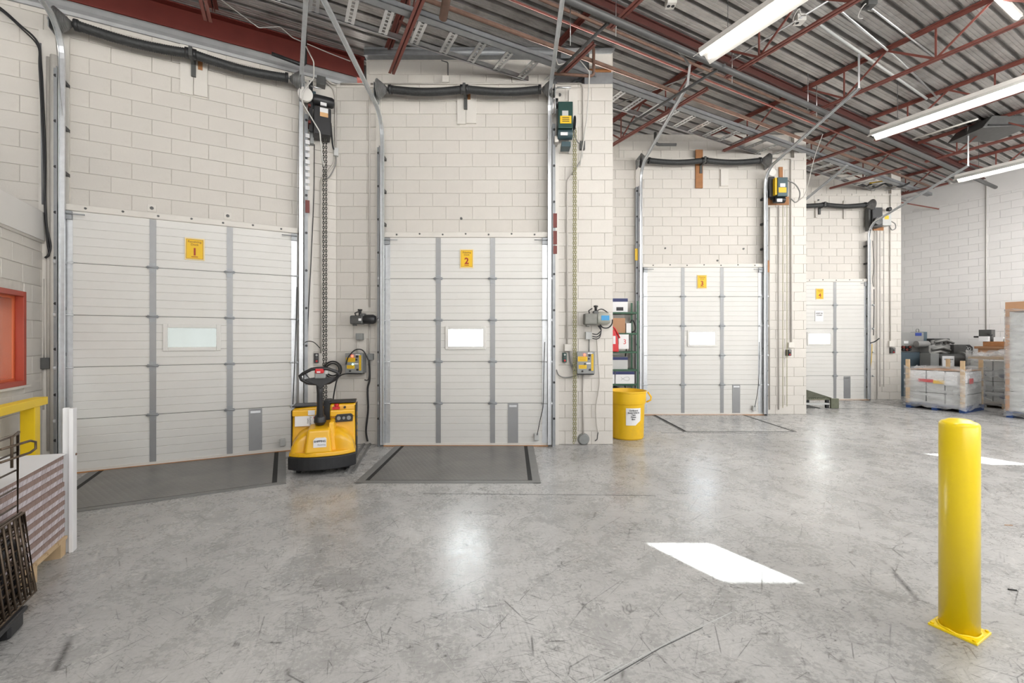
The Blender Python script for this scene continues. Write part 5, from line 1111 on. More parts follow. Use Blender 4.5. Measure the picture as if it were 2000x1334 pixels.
mb = MB(); mb.add([(0.08, 0.10, 0.26), (0.17, 0.12, 0.26), (0.17, 0.40, 0.26), (0.08, 0.40, 0.26), (0.07, 0.14, 0.60), (0.13, 0.16, 0.60), (0.14, 0.40, 0.63), (0.07, 0.40, 0.63)], [(0, 1, 2, 3), (7, 6, 5, 4), (0, 4, 5, 1), (1, 5, 6, 2), (2, 6, 7, 3), (3, 7, 4, 0)])
part(rt, 'cover_shoulder', mb, M['yel'], bevel=0.02, seg=3)
for s, cx, rx in ((-1, -0.17, 0.205), (1, 0.13, 0.25)):
    mb = MB(); vs = []; n1, n2 = 10, 8
    for i in range(n1 + 1):
        t = math.pi / 2 * i / n1
        for j in range(n2 + 1):
            p_ = math.pi * 0.5 * j / n2
            vs.append((cx + s * rx * math.cos(t) * (1), 0.32 - 0.25 * math.sin(p_) * (math.sin(t) * 0.35 + 0.65 * math.cos(t * .6)), 0.265 + 0.27 * math.sin(t) * (math.cos(p_) * 0.25 + 0.75) if False else 0.265 + 0.26 * math.sin(t) * (1 - 0.5 * (j / n2) ** 2)))
    fs = [(i * (n2 + 1) + j, (i + 1) * (n2 + 1) + j, (i + 1) * (n2 + 1) + j + 1, i * (n2 + 1) + j + 1) for i in range(n1) for j in range(n2)]
    # front cap down to the ledge
    for i in range(n1 + 1): x_, y_, z_ = vs[i * (n2 + 1) + n2]; vs.append((x_, y_ - 0.01, 0.262))
    b0_ = (n1 + 1) * (n2 + 1)
    fs += [(i * (n2 + 1) + n2, (i + 1) * (n2 + 1) + n2, b0_ + i + 1, b0_ + i) for i in range(n1)]
    mb.add(vs, fs, True); part(rt, 'wheel_arch', mb, M['yel'])
# rear towers
def tower(x0, x1, zt0, zt1, y0=0.30, y1=0.60):
    mb = MB(); mb.add([(x0, y0, 0.26), (x1, y0, 0.26), (x1, y1, 0.26), (x0, y1, 0.26), (x0, y0 + 0.05, zt0), (x1, y0 + 0.05, zt1), (x1, y1, zt1 + .02), (x0, y1, zt0 + .02)], [(0, 1, 2, 3), (7, 6, 5, 4), (0, 4, 5, 1), (1, 5, 6, 2), (2, 6, 7, 3), (3, 7, 4, 0)]); return mb
part(rt, 'battery_cover', tower(-0.385, -0.015, 0.745, 0.775), M['yel'], bevel=0.025, seg=4)
part(rt, 'electronics_cover', tower(0.065, 0.385, 0.785, 0.785), M['yel'], bevel=0.025, seg=4)
part(rt, 'tower_lip', MB().box(0.07, 0.38, 0.288, 0.33, 0.64, 0.72), M['yel'], bevel=0.015, seg=3)
part(rt, 'tower_lip', MB().box(-0.38, -0.03, 0.29, 0.33, 0.66, 0.74), M['yel'], bevel=0.015, seg=3)
part(rt, 'top_trim', MB().box(0.05, 0.39, 0.35, 0.62, 0.797, 0.812), M['black'], bevel=0.006); part(rt, 'top_trim', MB().box(-0.39, 0.0, 0.35, 0.62, 0.765, 0.782).add([], []), M['black'], bevel=0.006)
part(rt, 'mast_column', MB().box(-0.02, 0.07, 0.38, 0.6, 0.26, 0.83), M['blackm'], bevel=0.01)
part(rt, 'side_panel', MB().box(0.385, 0.40, 0.33, 0.64, 0.1, 0.77), M['blackm'], bevel=0.005); part(rt, 'side_panel', MB().box(-0.40, -0.385, 0.33, 0.64, 0.1, 0.73), M['blackm'], bevel=0.005)
mb = MB()
for q in range(4): mb.box(0.40, 0.403, 0.42, 0.5, 0.36 + q * 0.085, 0.41 + q * 0.085)
part(rt, 'side_emblem', mb, M['yel'])
mb = MB(); mb.prism([(0.13, 0.57), (0.35, 0.575), (0.355, 0.66), (0.33, 0.675), (0.16, 0.67), (0.14, 0.65)], 0.285, 0.32); dp = part(rt, 'display_panel', mb, M['black'], bevel=0.008)
for i, r_ in enumerate((0.024, 0.018, 0.026)): part(dp, 'gauge', MB().lathe([(0.0, 0.278), (r_, 0.279), (r_, 0.285)], (0.18 + 0.062 * i, 0, 0.62), 'y', 14), M['grey'])
part(rt, 'emergency_button', MB().lathe([(0.0, 0.05), (0.03, 0.045), (0.03, 0.02), (0.016, 0.02), (0.016, 0.0)], (0.15, 0.33, 0.745), 'z', 14).box(0.10, 0.19, 0.305, 0.34, 0.725, 0.755), M['redp'])
part(rt, 'key_switch', MB().lathe([(0.0, -0.012), (0.014, -0.01), (0.014, 0.02)], (0.25, 0.325, 0.745), 'y', 12), M['black'])
lb = part(rt, 'instruction_label', MB().box(-0.345, -0.10, 0.283, 0.30, 0.545, 0.665), M['white']); 
text(rt, 'label_print', 'Forklift', -0.165, 0.281, 0.605, 0.035, M['ink'], ry=R(90)); text(rt, 'label_print', 'safety', -0.19, 0.281, 0.605, 0.028, M['ink'], ry=R(90)); part(rt, 'label_mark', MB().box(-0.125, -0.105, 0.280, 0.284, 0.63, 0.655), M['redp'])
part(rt, 'small_label', MB().box(-0.19, -0.11, 0.278, 0.30, 0.675, 0.73), M['white'])
mb = MB(); mb.prism([(-0.095, 0.335), (0.055, 0.335), (0.055, 0.43), (0.04, 0.445), (-0.07, 0.445), (-0.095, 0.42)], 0.028, 0.075); part(rt, 'name_plate', mb, M['white'])
text(rt, 'lettering', 'SHIPPING', -0.02, 0.026, 0.405, 0.032, M['ink'], bold=0.0008); text(rt, 'lettering', 'Receiving', -0.0, 0.026, 0.365, 0.024, M['grey'])
# tiller
arm = [(-0.035, 0.22, 0.60), (-0.035, 0.20, 0.66), (-0.035, 0.17, 0.80), (-0.035, 0.15, 0.95), (-0.035, 0.14, 1.08)]
part(rt, 'tiller_arm', MB().tube(arm, 0.04, 12, rr=[0.055, 0.05, 0.038, 0.036, 0.045]), M['black'])
part(rt, 'tiller_hub', MB().lathe([(0.0, 0.56), (0.05, 0.565), (0.075, 0.60), (0.07, 0.66), (0.04, 0.70), (0.0, 0.71)], (-0.04, 0.22, 0), 'z', 18), M['black'])
lp = [(-0.035, 0.13, 1.06)]; hp_ = []
for (x_, z_) in ((0.0, 1.06), (0.10, 1.075), (0.18, 1.12), (0.215, 1.17), (0.19, 1.205), (0.10, 1.24), (0.03, 1.25), (-0.03, 1.25), (-0.10, 1.24), (-0.20, 1.19), (-0.235, 1.165), (-0.22, 1.12), (-0.14, 1.075)): hp_.append((x_ - 0.02, 0.12 - (z_ - 1.06) * 0.35, z_))
part(rt, 'handle_loop', MB().tube(hp_, 0.02, 8, closed=True), M['black'])
mb = MB(); mb.prism([(-0.19, 1.10), (-0.07, 1.05), (-0.02, 1.0), (0.03, 1.05), (0.15, 1.10), (0.16, 1.13), (0.03, 1.14), (-0.09, 1.14), (-0.2, 1.125)], 0.09, 0.14); part(rt, 'handle_web', mb, M['black'], bevel=0.008)
part(rt, 'control_head', MB().box(-0.085, 0.045, 0.05, 0.13, 1.13, 1.22), M['grey'], bevel=0.015, seg=3)
part(rt, 'belly_button', MB().box(-0.08, 0.025, 0.035, 0.12, 1.19, 1.26), M['redp'], bevel=0.015, seg=3); part(rt, 'handle_label', MB().box(-0.055, -0.015, 0.031, 0.036, 1.20, 1.215), M['white'])
part(rt, 'control_head', MB().box(0.03, 0.075, 0.05, 0.12, 1.18, 1.25), M['greyl'], bevel=0.012, seg=3)
for s in (-1, 1):
    part(rt, 'fork', MB().box(s * 0.18 - 0.08, s * 0.18 + 0.08, 0.6, 1.35, 0.05, 0.09), M['greyd'], bevel=0.01)
    part(rt, 'caster_wheel', MB().lathe([(0.0, -0.025), (0.045, -0.025), (0.05, 0.0), (0.045, 0.025), (0.0, 0.025)], (s * 0.29, 0.24, 0.05), 'x', 16), M['rubber'])
    part(rt, 'load_wheel', MB().lathe([(0.0, -0.035), (0.04, -0.035), (0.04, 0.035), (0.0, 0.035)], (s * 0.18, 1.25, 0.04), 'x', 12), M['rubber'])
part(rt, 'drive_wheel', MB().lathe([(0.0, -0.04), (0.1, -0.04), (0.11, 0.0), (0.1, 0.04), (0.0, 0.04)], (-0.03, 0.35, 0.11), 'x', 18), M['rubber'])
part(rt, 'undercarriage', MB().box(-0.3, 0.3, 0.2, 0.6, 0.07, 0.13), M['blackm'])
rt.scale = (0.93, 1.0, 1.0)
# guide rail on the floor behind the truck
a_ = Vector((*fl(W, 724, 866), 0)); b_ = Vector((*fl(W, 690, 925), 0)); mb = MB(); mb.bar(a_ + Vector((0, 0, .01)), b_ + Vector((0, 0, .01)), 0.03, 0.02); d_ = Vector((-0.09, 0, 0)); mb.bar(a_ + d_ + Vector((0, 0, .01)), b_ + d_ + Vector((0, 0, .01)), 0.03, 0.02)
single('floor_channel', 'grey steel channel on the floor right of the pallet truck', 'channel', W, a_, mb, M['kerb'])

# ------------------------------------------------------------------ bollard
bx, by = 2.44, 2.375; rt = thing('bollard', 'tall yellow steel bollard with square bolted base plate in the foreground', 'bollard', Frame((bx, by), TH), (0, 0, 0))
pf = [(0.082, 0.012), (0.082, 1.115)] + [(0.082 - 0.02 * (1 - math.cos(q)) - 0.0, 1.115 + 0.022 * math.sin(q)) for q in [i * math.pi / 12 for i in range(1, 7)]] + [(0.045, 1.148), (0.0, 1.153)]
part(rt, 'post', MB().lathe(pf, (0, 0, 0), 'z', 48), M['yelb'])
part(rt, 'base_plate', MB().box(-0.098, 0.098, -0.098, 0.098, 0.0, 0.012), M['yelb'], bevel=0.002)
mb = MB(); mb.tube([(0.086 * math.cos(q), 0.086 * math.sin(q), 0.014 + 0.003 * math.sin(q * 7)) for q in [i * math.pi / 16 for i in range(32)]], 0.006, 6, closed=True); part(rt, 'weld_bead', mb, M['yelb'])
for i, (sx, sy) in enumerate(((-1, -1), (1, -1), (1, 1), (-1, 1))): part(rt, 'anchor_bolt', MB().lathe([(0.008, 0.012), (0.008, 0.02), (0.0, 0.021)], (sx * 0.084, sy * 0.084, 0), 'z', 6), M['yelb'])

# ------------------------------------------------------------------ yellow bin and shelf corner
rt = thing('trash_bin', 'round yellow plastic bin with a white printed sheet beside the pillar', 'bin', W, (1.87, 7.08, 0))
def shift(pf, o): return pf
pf = [(0.0, 0.004), (0.245, 0.0), (0.26, 0.02), (0.275, 0.56), (0.290, 0.565), (0.297, 0.60), (0.30, 0.74), (0.31, 0.745), (0.31, 0.765), (0.297, 0.765), (0.285, 0.72), (0.25, 0.03), (0.0, 0.02)]
part(rt, 'body', MB().lathe(pf, (1.87, 7.08, 0), 'z', 40), M['yelbin'])
for s in (1,):
    part(rt, 'handle', MB().tube([(1.87 + s * 0.32, 7.02, 0.74), (1.87 + s * 0.375, 7.02, 0.66), (1.87 + s * 0.365, 7.02, 0.61), (1.87 + s * 0.30, 7.02, 0.58)], 0.014, 8), M['yelbin'])
mb = MB(); vs = []; n = 8; cx, cy = 1.87, 7.08
for i in range(n + 1):
    a_ = R(-108 + 52 * i / n)
    for z_ in (0.24, 0.51): r_ = 0.262 + 0.013 * (z_ - 0.02) / 0.54 + 0.004; vs.append((cx + r_ * math.cos(a_), cy + r_ * math.sin(a_), z_ if not (z_ < 0.3 and i >= n - 2) else 0.27 + 0.02 * (i - n + 2)))
mb.add(vs, [(2 * i, 2 * i + 2, 2 * i + 3, 2 * i + 1) for i in range(n)]); sh = part(rt, 'paper_label', mb, M['white'])
for i, s_ in enumerate(('Cardboard', 'Boxes Label &', 'Tape', 'Please', 'Bins')):
    text(rt, 'lettering', s_, cx + 0.275 * math.cos(R(-84)) + 0.0, cy - 0.282, 0.475 - i * 0.034, 0.032, M['ink'], rz=R(6), bold=0.0008)
SX0, SX1, SY0, SY1 = 1.60, 2.52, 8.72, 9.17
rt = thing('shelf_unit', 'green steel shelving unit with slotted posts behind the yellow bin', 'shelf', W, ((SX0 + SX1) / 2, SY0, 0))
for sx in (SX0, SX1):
    for sy in (SY0, SY1):
        mb = MB(); mb.box(sx - 0.02, sx + 0.02, sy - 0.003, sy, 0, 2.36); mb.box(sx - 0.02 if sx < 2 else sx + 0.016, sx - 0.016 if sx < 2 else sx + 0.02, sy, sy + 0.03, 0, 2.36)
        for q in range(46): mb.box(sx - 0.006, sx + 0.006, sy - 0.005, sy - 0.0025, 0.04 + q * 0.05, 0.062 + q * 0.05)
        part(rt, 'post', mb, M['gshelf'])
LV = [2.14, 1.72, 1.35, 0.99, 0.70, 0.36, 0.12]
for z_ in LV: part(rt, 'shelf_board', MB().box(SX0, SX1, SY0, SY1, z_ - 0.035, z_), M['gshelf'], bevel=0.003)
def carton(label, x0, x1, y0, y1, z0, z1, m_='white', band='navy', name='carton', lid=True, F=W, group=None, top=0.75):
    r = thing(name, label, 'box', F, ((x0 + x1) / 2, y0, z0), group)
    part(r, 'box_body', MB().box(x0, x1, y0, y1, z0, z1), M[m_], bevel=0.003)
    if band: part(r, 'printed_band', MB().box(x0 - 0.001, x1 + 0.001, y0 - 0.003, y0, z0 + (z1 - z0) * top, z1 - 0.004), M[band])
    return r
carton('white and navy box on the top green shelf', 2.0, 2.33, 8.76, 9.05, 2.14, 2.42)
part(bpy.data.objects['carton'], 'printed_picture', MB().box(2.10, 2.24, 8.757, 8.76, 2.17, 2.24), M['ink'])
carton('open brown cardboard carton on the second green shelf', 1.75, 2.28, 8.76, 9.1, 1.72, 2.02, 'card', None)
carton('white box with dark print beside the brown carton', 2.3, 2.4, 8.76, 9.0, 1.72, 1.92, 'white', None)
single('cable_bundle', 'loop of black cord lying beside the white box on the second shelf', 'cable', W, (2.44, 8.8, 1.74), MB().tube([(2.44 + 0.06 * math.cos(q), 8.82 + 0.04 * math.sin(q * 2), 1.86 + 0.12 * math.sin(q)) for q in [i * math.pi / 10 for i in range(20)]], 0.014, 6, closed=True), M['cable'])
carton('pale blue and white box on the fourth green shelf', 1.85, 2.33, 8.76, 9.05, 0.99, 1.24, 'greyl', 'navy')
c1 = carton('white archive box with drawing on the fifth green shelf, right one', 2.08, 2.46, 8.74, 9.1, 0.70, 0.95, 'white', 'navy', group='archive boxes on the fifth shelf'); c2 = carton('white archive box mostly hidden by the pillar on the fifth green shelf', 1.68, 2.06, 8.74, 9.1, 0.70, 0.95, 'white', 'navy', group='archive boxes on the fifth shelf')
part(c1, 'printed_drawing', MB().tube([(2.27 + 0.09 * math.cos(q * 2), 8.737, 0.80 + 0.04 * math.sin(q * 3)) for q in [i * math.pi / 12 for i in range(24)]], 0.002, 4, closed=True), M['grey'])
single('tool_case', 'black case on the low shelf just above the yellow bin', 'case', W, (1.95, 8.78, 0.36), MB().box(1.7, 2.18, 8.78, 9.05, 0.36, 0.62), M['black'], bevel=0.02)
rt = thing('tote_bag', 'red bag with strap hanging from the shelving at the pillar edge', 'bag', W, (1.98, 8.66, 1.36))
mb = MB(); mb.prism([(1.83, 1.36), (2.12, 1.34), (2.10, 1.62), (2.04, 1.78), (1.86, 1.8)], 8.62, 8.70); part(rt, 'body', mb, M['redp'], bevel=0.02, seg=3)
part(rt, 'strap', MB().tube([(1.92, 8.66, 1.78), (1.97, 8.65, 1.88), (2.05, 8.65, 1.8), (2.14, 8.65, 1.62)], 0.016, 6), M['redp']); part(rt, 'tag', MB().box(2.0, 2.05, 8.612, 8.62, 1.5, 1.66), M['white'])
rt = thing('paper_sheet', 'white sheet with red figure hanging beside the red bag', 'notice', W, (2.22, 8.68, 1.4)); part(rt, 'paper', MB().box(2.13, 2.33, 8.685, 8.69, 1.40, 1.69), M['white']); text(rt, 'figure', '3', 2.25, 8.684, 1.54, 0.14, M['redp'])
run('electric_cable', 'black cable drooping behind the green shelving', 'cable', [(2.4, 8.9, 1.7), (2.25, 8.9, 1.62), (2.38, 9.0, 1.5), (2.33, 9.1, 0.9), (2.4, 9.1, 0.3)], 0.012, 'cable', F=W)

# ------------------------------------------------------------------ pallets by the right wall
def pallet(root, x0, x1, y0, y1, m_='pallet', h=0.13):
    for i in range(5): yy = y0 + (y1 - y0) * i / 5; part(root, 'deck_board', MB().box(x0, x1, yy + 0.01, yy + (y1 - y0) / 5 - 0.02, h - 0.02, h), M[m_])
    for i in range(3): xx = x0 + (x1 - x0 - 0.09) * i / 2; part(root, 'stringer', MB().box(xx, xx + 0.09, y0, y1, 0.0, h - 0.02), M[m_])
def film(root, x0, x1, y0, y1, z0, z1, seed, amp=0.02, name='stretch_wrap', label=None, topamp=0.0):
    rnd = random.Random(seed); mb = MB(); N = 10; ring = []
    for i in range(N): ring.append((x0 + (x1 - x0) * i / N, y0))
    for i in range(N): ring.append((x1, y0 + (y1 - y0) * i / N))
    for i in range(N): ring.append((x1 - (x1 - x0) * i / N, y1))
    for i in range(N): ring.append((x0, y1 - (y1 - y0) * i / N))
    K = 9; vs = []; cx, cy = (x0 + x1) / 2, (y0 + y1) / 2
    for k in range(K + 1):
        t = k / K
        for (x_, y_) in ring:
            g = 1 + rnd.uniform(-amp, amp) * 0.6 + (0.02 if k == 0 else 0)
            vs.append((cx + (x_ - cx) * g, cy + (y_ - cy) * g, z0 + (z1 - z0) * t + (rnd.uniform(-0.03, 0.03) + topamp * rnd.random() if k == K else 0) + (rnd.uniform(-0.02, 0.03) if k == 0 else 0)))
    m_ = len(ring); fs = [(k * m_ + i, k * m_ + (i + 1) % m_, (k + 1) * m_ + (i + 1) % m_, (k + 1) * m_ + i) for k in range(K) for i in range(m_)]
    # crumpled top sheet
    b0_ = len(vs)
    for j in range(N + 1):
        for i in range(N + 1):
            vs.append((x0 + (x1 - x0) * i / N, y0 + (y1 - y0) * j / N, z1 + rnd.uniform(-0.015, 0.02) + topamp * rnd.random() * (1 - abs(i / N - 0.5))))
    fs += [(b0_ + j * (N + 1) + i, b0_ + j * (N + 1) + i + 1, b0_ + (j + 1) * (N + 1) + i + 1, b0_ + (j + 1) * (N + 1) + i) for j in range(N) for i in range(N)]
    mb.add(vs, fs, True); return part(root, name, mb, M['wrap'], label)
PA = Frame((9.70, 9.33), TH - math.pi / 2)
rt = thing('wrapped_pallet', 'film wrapped pallet load with wooden corner posts beside the farthest pillar', 'pallet', PA, (-0.5, 0.5, 0))
pallet(rt, -1.0, 0.0, 0.02, 1.1, 'teal')
zz = 0.14
for r_ in range(3):
    for cidx in range(3):
        part(rt, 'carton', MB().box(-0.96 + cidx * 0.32, -0.66 + cidx * 0.32, 0.05, 1.05, zz, zz + 0.24), M['greyl' if r_ < 2 else 'white'], bevel=0.01)
    zz += 0.25
part(rt, 'cardboard_sheet', MB().box(-0.94, -0.02, 0.06, 1.0, 0.895, 0.905), M['card'])
for (x_, y_) in ((-1.0, 0.0), (-0.07, 0.0), (-0.62, 1.02), (-0.07, 1.02)): part(rt, 'corner_post', MB().box(x_, x_ + 0.07, y_ - 0.0, y_ + 0.045, 0.12, 1.13), M['pallet'], bevel=0.003)
part(rt, 'warning_label', MB().box(-0.78, -0.52, 0.03, 0.045, 0.62, 0.69), M['redp'], 'red printed label'); part(rt, 'warning_label', MB().box(-0.52, -0.33, 0.03, 0.045, 0.60, 0.67), M['ysign'], 'orange printed label'); part(rt, 'paper_label', MB().box(-0.33, -0.12, 0.03, 0.045, 0.58, 0.80), M['white'])
part(rt, 'corner_label', MB().box(0.005, 0.012, 0.25, 0.45, 0.62, 0.74), M['redp'], 'orange red label on the side')
film(rt, -1.02, 0.02, -0.02, 1.12, 0.06, 0.93, 3, 0.02, topamp=0.05)
PC = Frame((10.95, 10.45), TH - math.pi / 2)
rt = thing('wrapped_pallet', 'film wrapped pallet of boxes with dark oval marks in the back', 'pallet', PC, (0.5, 0.5, 0))
pallet(rt, 0, 1.2, 0, 0.9)
for r_ in range(4):
    for cidx in range(3):
        x_ = 0.03 + cidx * 0.38; z_ = 0.14 + r_ * 0.24
        part(rt, 'carton', MB().box(x_, x_ + 0.365, 0.04, 0.87, z_, z_ + 0.232), M['greyl'], bevel=0.008)
        if r_ == 0 or r_ == 2:
            mb = MB(); n = 16; mb.add([(x_ + 0.18 + 0.09 * math.cos(2 * math.pi * i / n), 0.034, z_ + 0.14 + 0.05 * math.sin(2 * math.pi * i / n)) for i in range(n)] + [(x_ + 0.18 + 0.09 * math.cos(2 * math.pi * i / n), 0.04, z_ + 0.14 + 0.05 * math.sin(2 * math.pi * i / n)) for i in range(n)], [tuple(range(n))] + [(i, (i + 1) % n, (i + 1) % n + n, i + n) for i in range(n)]); part(rt, 'oval_mark', mb, M['navy'])
part(rt, 'top_rail', MB().box(0, 1.2, 0.0, 0.06, 1.13, 1.19), M['pallet'])
film(rt, -0.03, 1.23, -0.03, 0.9, 0.06, 1.16, 5, 0.02, topamp=0.22)
PBt = Frame((10.08, 8.88), TH - math.pi / 2)
rt = thing('wrapped_pallet', 'tall shrouded pallet load capped with brown cardboard at the right edge', 'pallet', PBt, (0.6, 0.5, 0))
pallet(rt, 0, 1.2, 0, 1.0, 'teal')
for r_ in range(5): part(rt, 'carton', MB().box(0.03, 1.17, 0.03, 0.97, 0.14 + r_ * 0.4, 0.53 + r_ * 0.4), M['greyl'], bevel=0.01)
part(rt, 'cardboard_cap', MB().box(-0.01, 1.21, -0.012, 1.01, 2.16, 2.35), M['card'], bevel=0.006)
part(rt, 'corner_board', MB().box(-0.008, 0.05, -0.008, 0.0, 0.14, 2.2), M['card'])
film(rt, -0.02, 1.22, -0.02, 1.02, 0.03, 2.2, 9, 0.012)
# crate of cardboard with things on top
PD = Frame((11.58, 11.37), TH - math.pi / 2)
rt = thing('cardboard_crate', 'large brown cardboard crate standing against the white right wall', 'box', PD, (0.6, 0, 0)); 
part(rt, 'box_body', MB().box(0.42, 1.6, 0, 0.8, 0, 1.38), M['card'], bevel=0.01); part(rt, 'lid', MB().box(0.36, 1.66, -0.04, 0.84, 1.36, 1.42), M['cardd'], bevel=0.008); part(rt, 'top_tray', MB().box(0.50, 1.58, 0.02, 0.78, 1.42, 1.54), M['wood'], bevel=0.01)
part(rt, 'tear', MB().box(0.62, 1.5, -0.006, 0.0, 0.98, 1.10), M['cardd'])
rt = thing('electrical_cabinet', 'small black metal cabinet standing on the cardboard crate', 'box', PD, (0.7, 0.2, 1.54)); part(rt, 'housing', MB().box(0.39, 0.62, 0.15, 0.40, 1.54, 1.84), M['greyd'], bevel=0.008)
part(rt, 'handle', MB().tube([(0.54, 0.14, 1.74), (0.59, 0.08, 1.71), (0.65, 0.1, 1.70)], 0.02, 8), M['black']); part(rt, 'knob', MB().tube([(0.29, 0.2, 1.66), (0.39, 0.2, 1.66)], 0.02, 8), M['black'])
carton('crumpled white pack in front of the black cabinet on the crate', 0.43, 0.60, 0.0, 0.13, 1.54, 1.67, 'white', None, 'packet', F=PD); carton('flat white box right of the black cabinet on the crate', 0.68, 0.84, 0.05, 0.3, 1.54, 1.65, 'white', None, 'packet', F=PD); carton('open cream tray at the right end of the crate top', 0.86, 1.15, 0.05, 0.3, 1.54, 1.62, 'paint', None, 'packet', F=PD)

# ------------------------------------------------------------------ compressor machine by the pillar
PM = Frame((0, 12.15), 0); s_ = FPX / 12.15
def mx(x): return (x - 1000) / s_
def mz(y): return H + (HZ - y) / s_
rt = thing('compressor_machine', 'large grey industrial compressor with control panel beside the farthest pillar', 'machine', PM, (mx(1800), 0, 0))
part(rt, 'control_cabinet', MB().box(mx(1763), mx(1811), 0.1, 0.5, mz(687), mz(649)), M['mach'], bevel=0.01)
part(rt, 'cabinet_side', MB().box(mx(1811), mx(1819), 0.12, 0.52, mz(688), mz(648)), M['machb'], bevel=0.006)
part(rt, 'name_plate', MB().box(mx(1794), mx(1806), 0.09, 0.1, mz(656), mz(650)), M['dblue'], 'blue name plate'); part(rt, 'white_plate', MB().box(mx(1771), mx(1780), 0.09, 0.1, mz(671), mz(666)), M['white'])
for i in range(3):
    for j in range(2): part(rt, 'selector_switch', MB().lathe([(0.0, 0.04), (0.035, 0.05), (0.04, 0.1)], (mx(1769 + i * 6.2), 0, mz(678 + j * 5)), 'y', 10), M['redb' if (i + j) % 2 == 0 else 'black'])
part(rt, 'base_housing', MB().box(mx(1763), mx(1800), 0.05, 0.6, 0.0, mz(688)), M['machb'], bevel=0.01)
part(rt, 'lifting_eye', MB().tube([(mx(1812) + 0.04 * math.cos(q), 0.3, mz(645) + 0.05 * math.sin(q)) for q in [i * math.pi / 6 for i in range(12)]], 0.014, 6, closed=True), M['mach'])
part(rt, 'motor', MB().lathe([(0.0, -0.42), (0.16, -0.42), (0.2, -0.38), (0.2, 0.36), (0.14, 0.42), (0.0, 0.42)], (mx(1832), -0.35, mz(704)), 'x', 24), M['greyd'])
part(rt, 'terminal_box', MB().box(mx(1784), mx(1800), -0.5, -0.2, mz(713), mz(689)), M['grey'], bevel=0.008)
part(rt, 'motor_flange', MB().lathe([(0.1, -0.03), (0.25, -0.03), (0.25, 0.03), (0.1, 0.03)], (mx(1851), -0.35, mz(704)), 'x', 24), M['mach'])
part(rt, 'cylinder_head', MB().lathe([(0.0, -0.2), (0.09, -0.19), (0.09, 0.12), (0.05, 0.18), (0.0, 0.18)], (mx(1796), -0.1, mz(672)), 'x', 14), M['mach'])
part(rt, 'pump_block', MB().box(mx(1802), mx(1845), -0.2, 0.2, mz(690), mz(674)), M['mach'], bevel=0.03, seg=3)
part(rt, 'pump_block', MB().box(mx(1818), mx(1849), -0.1, 0.25, mz(672), mz(661)), M['greyd'], bevel=0.02, seg=3)
for i, (a0, a1, yy) in enumerate(((1805, 1840, 682), (1810, 1846, 668), (1800, 1835, 690))): part(rt, 'pipe', MB().tube([(mx(a0), -0.22, mz(yy)), (mx((a0 + a1) / 2), -0.28, mz(yy - 4)), (mx(a1), -0.22, mz(yy + 2))], 0.035, 8), M['mach'])
for xx in (1812, 1826, 1838): part(rt, 'valve', MB().lathe([(0.03, -0.12), (0.05, -0.1), (0.04, 0.0), (0.06, 0.02), (0.05, 0.1), (0.0, 0.12)], (mx(xx), -0.15, mz(672)), 'z', 12), M['mach'])
part(rt, 'radiator', MB().box(mx(1842), mx(1866), -0.3, 0.5, mz(722), mz(673)), M['greyd'], bevel=0.01)
mb = MB(); mb.prism([(mx(1863), mz(722)), (mx(1874), mz(722)), (mx(1882), mz(712)), (mx(1882), mz(678)), (mx(1876), mz(673)), (mx(1863), mz(673))], -0.25, 0.4); part(rt, 'fan_shroud', mb, M['black'], bevel=0.01)
for i in range(2):
    for j in range(6): part(rt, 'vent_ring', MB().tube([(mx(1868.5 + i * 6) + 0.035 * math.cos(q), -0.26, mz(679 + j * 6 + i * 2) + 0.035 * math.sin(q)) for q in [k * math.pi / 5 for k in range(10)]], 0.008, 5, closed=True), M['greyl'])
pn = part(rt, 'paper_sheet', MB().box(mx(1800), mx(1822), -0.59, -0.57, mz(714), mz(694)), M['white'])
text(rt, 'lettering', 'KEEP CLEAR', mx(1811), -0.60, mz(700), 0.045, M['ink'], bold=0.001); text(rt, 'lettering', '1 OF 2', mx(1811), -0.60, mz(705), 0.045, M['ink'], bold=0.001)
part(rt, 'skid', MB().box(mx(1780), mx(1884), -0.5, 0.5, 0.1, 0.35), M['machb'], bevel=0.01)
part(rt, 'mounting_plate', MB().box(mx(1851), mx(1856), -0.62, -0.3, mz(719), mz(706)), M['grey'])
part(rt, 'skid_leg', MB().box(mx(1790), mx(1880), -0.4, 0.4, 0.0, 0.1), M['black'])

# ------------------------------------------------------------------ olive folded conveyor behind the third pillar
rt = thing('metal_ramp', 'low olive steel grating section lying on the floor past the third pillar', 'ramp', W, (6.9, 10.0, 0))
part(rt, 'end_plate', MB().box(7.32, 7.5, 9.98, 10.03, 0.01, 0.235), M['olive'], bevel=0.004)
for yy in (10.02, 10.75):
    part(rt, 'side_beam', MB().box(6.3, 7.4, yy, yy + 0.04, 0.09, 0.13), M['greyl']); part(rt, 'side_beam', MB().box(6.3, 7.4, yy, yy + 0.04, 0.2, 0.23), M['olive'])
for i in range(22): part(rt, 'grate_bar', MB().bar((6.34 + i * 0.049, 10.04, 0.235), (6.30 + i * 0.049, 10.85, 0.33), 0.02, 0.02), M['olive'])
part(rt, 'leg', MB().box(7.25, 7.31, 10.03, 10.09, 0, 0.2), M['blackm']); part(rt, 'leg', MB().box(6.3, 6.36, 10.03, 10.09, 0, 0.2), M['blackm']); part(rt, 'leg', MB().box(7.25, 7.31, 10.7, 10.78, 0, 0.2), M['blackm'])
part(rt, 'cross_rod', MB().tube([(6.3, 10.2, 0.05), (6.95, 9.98, 0.02)], 0.014, 6), M['greyd'])

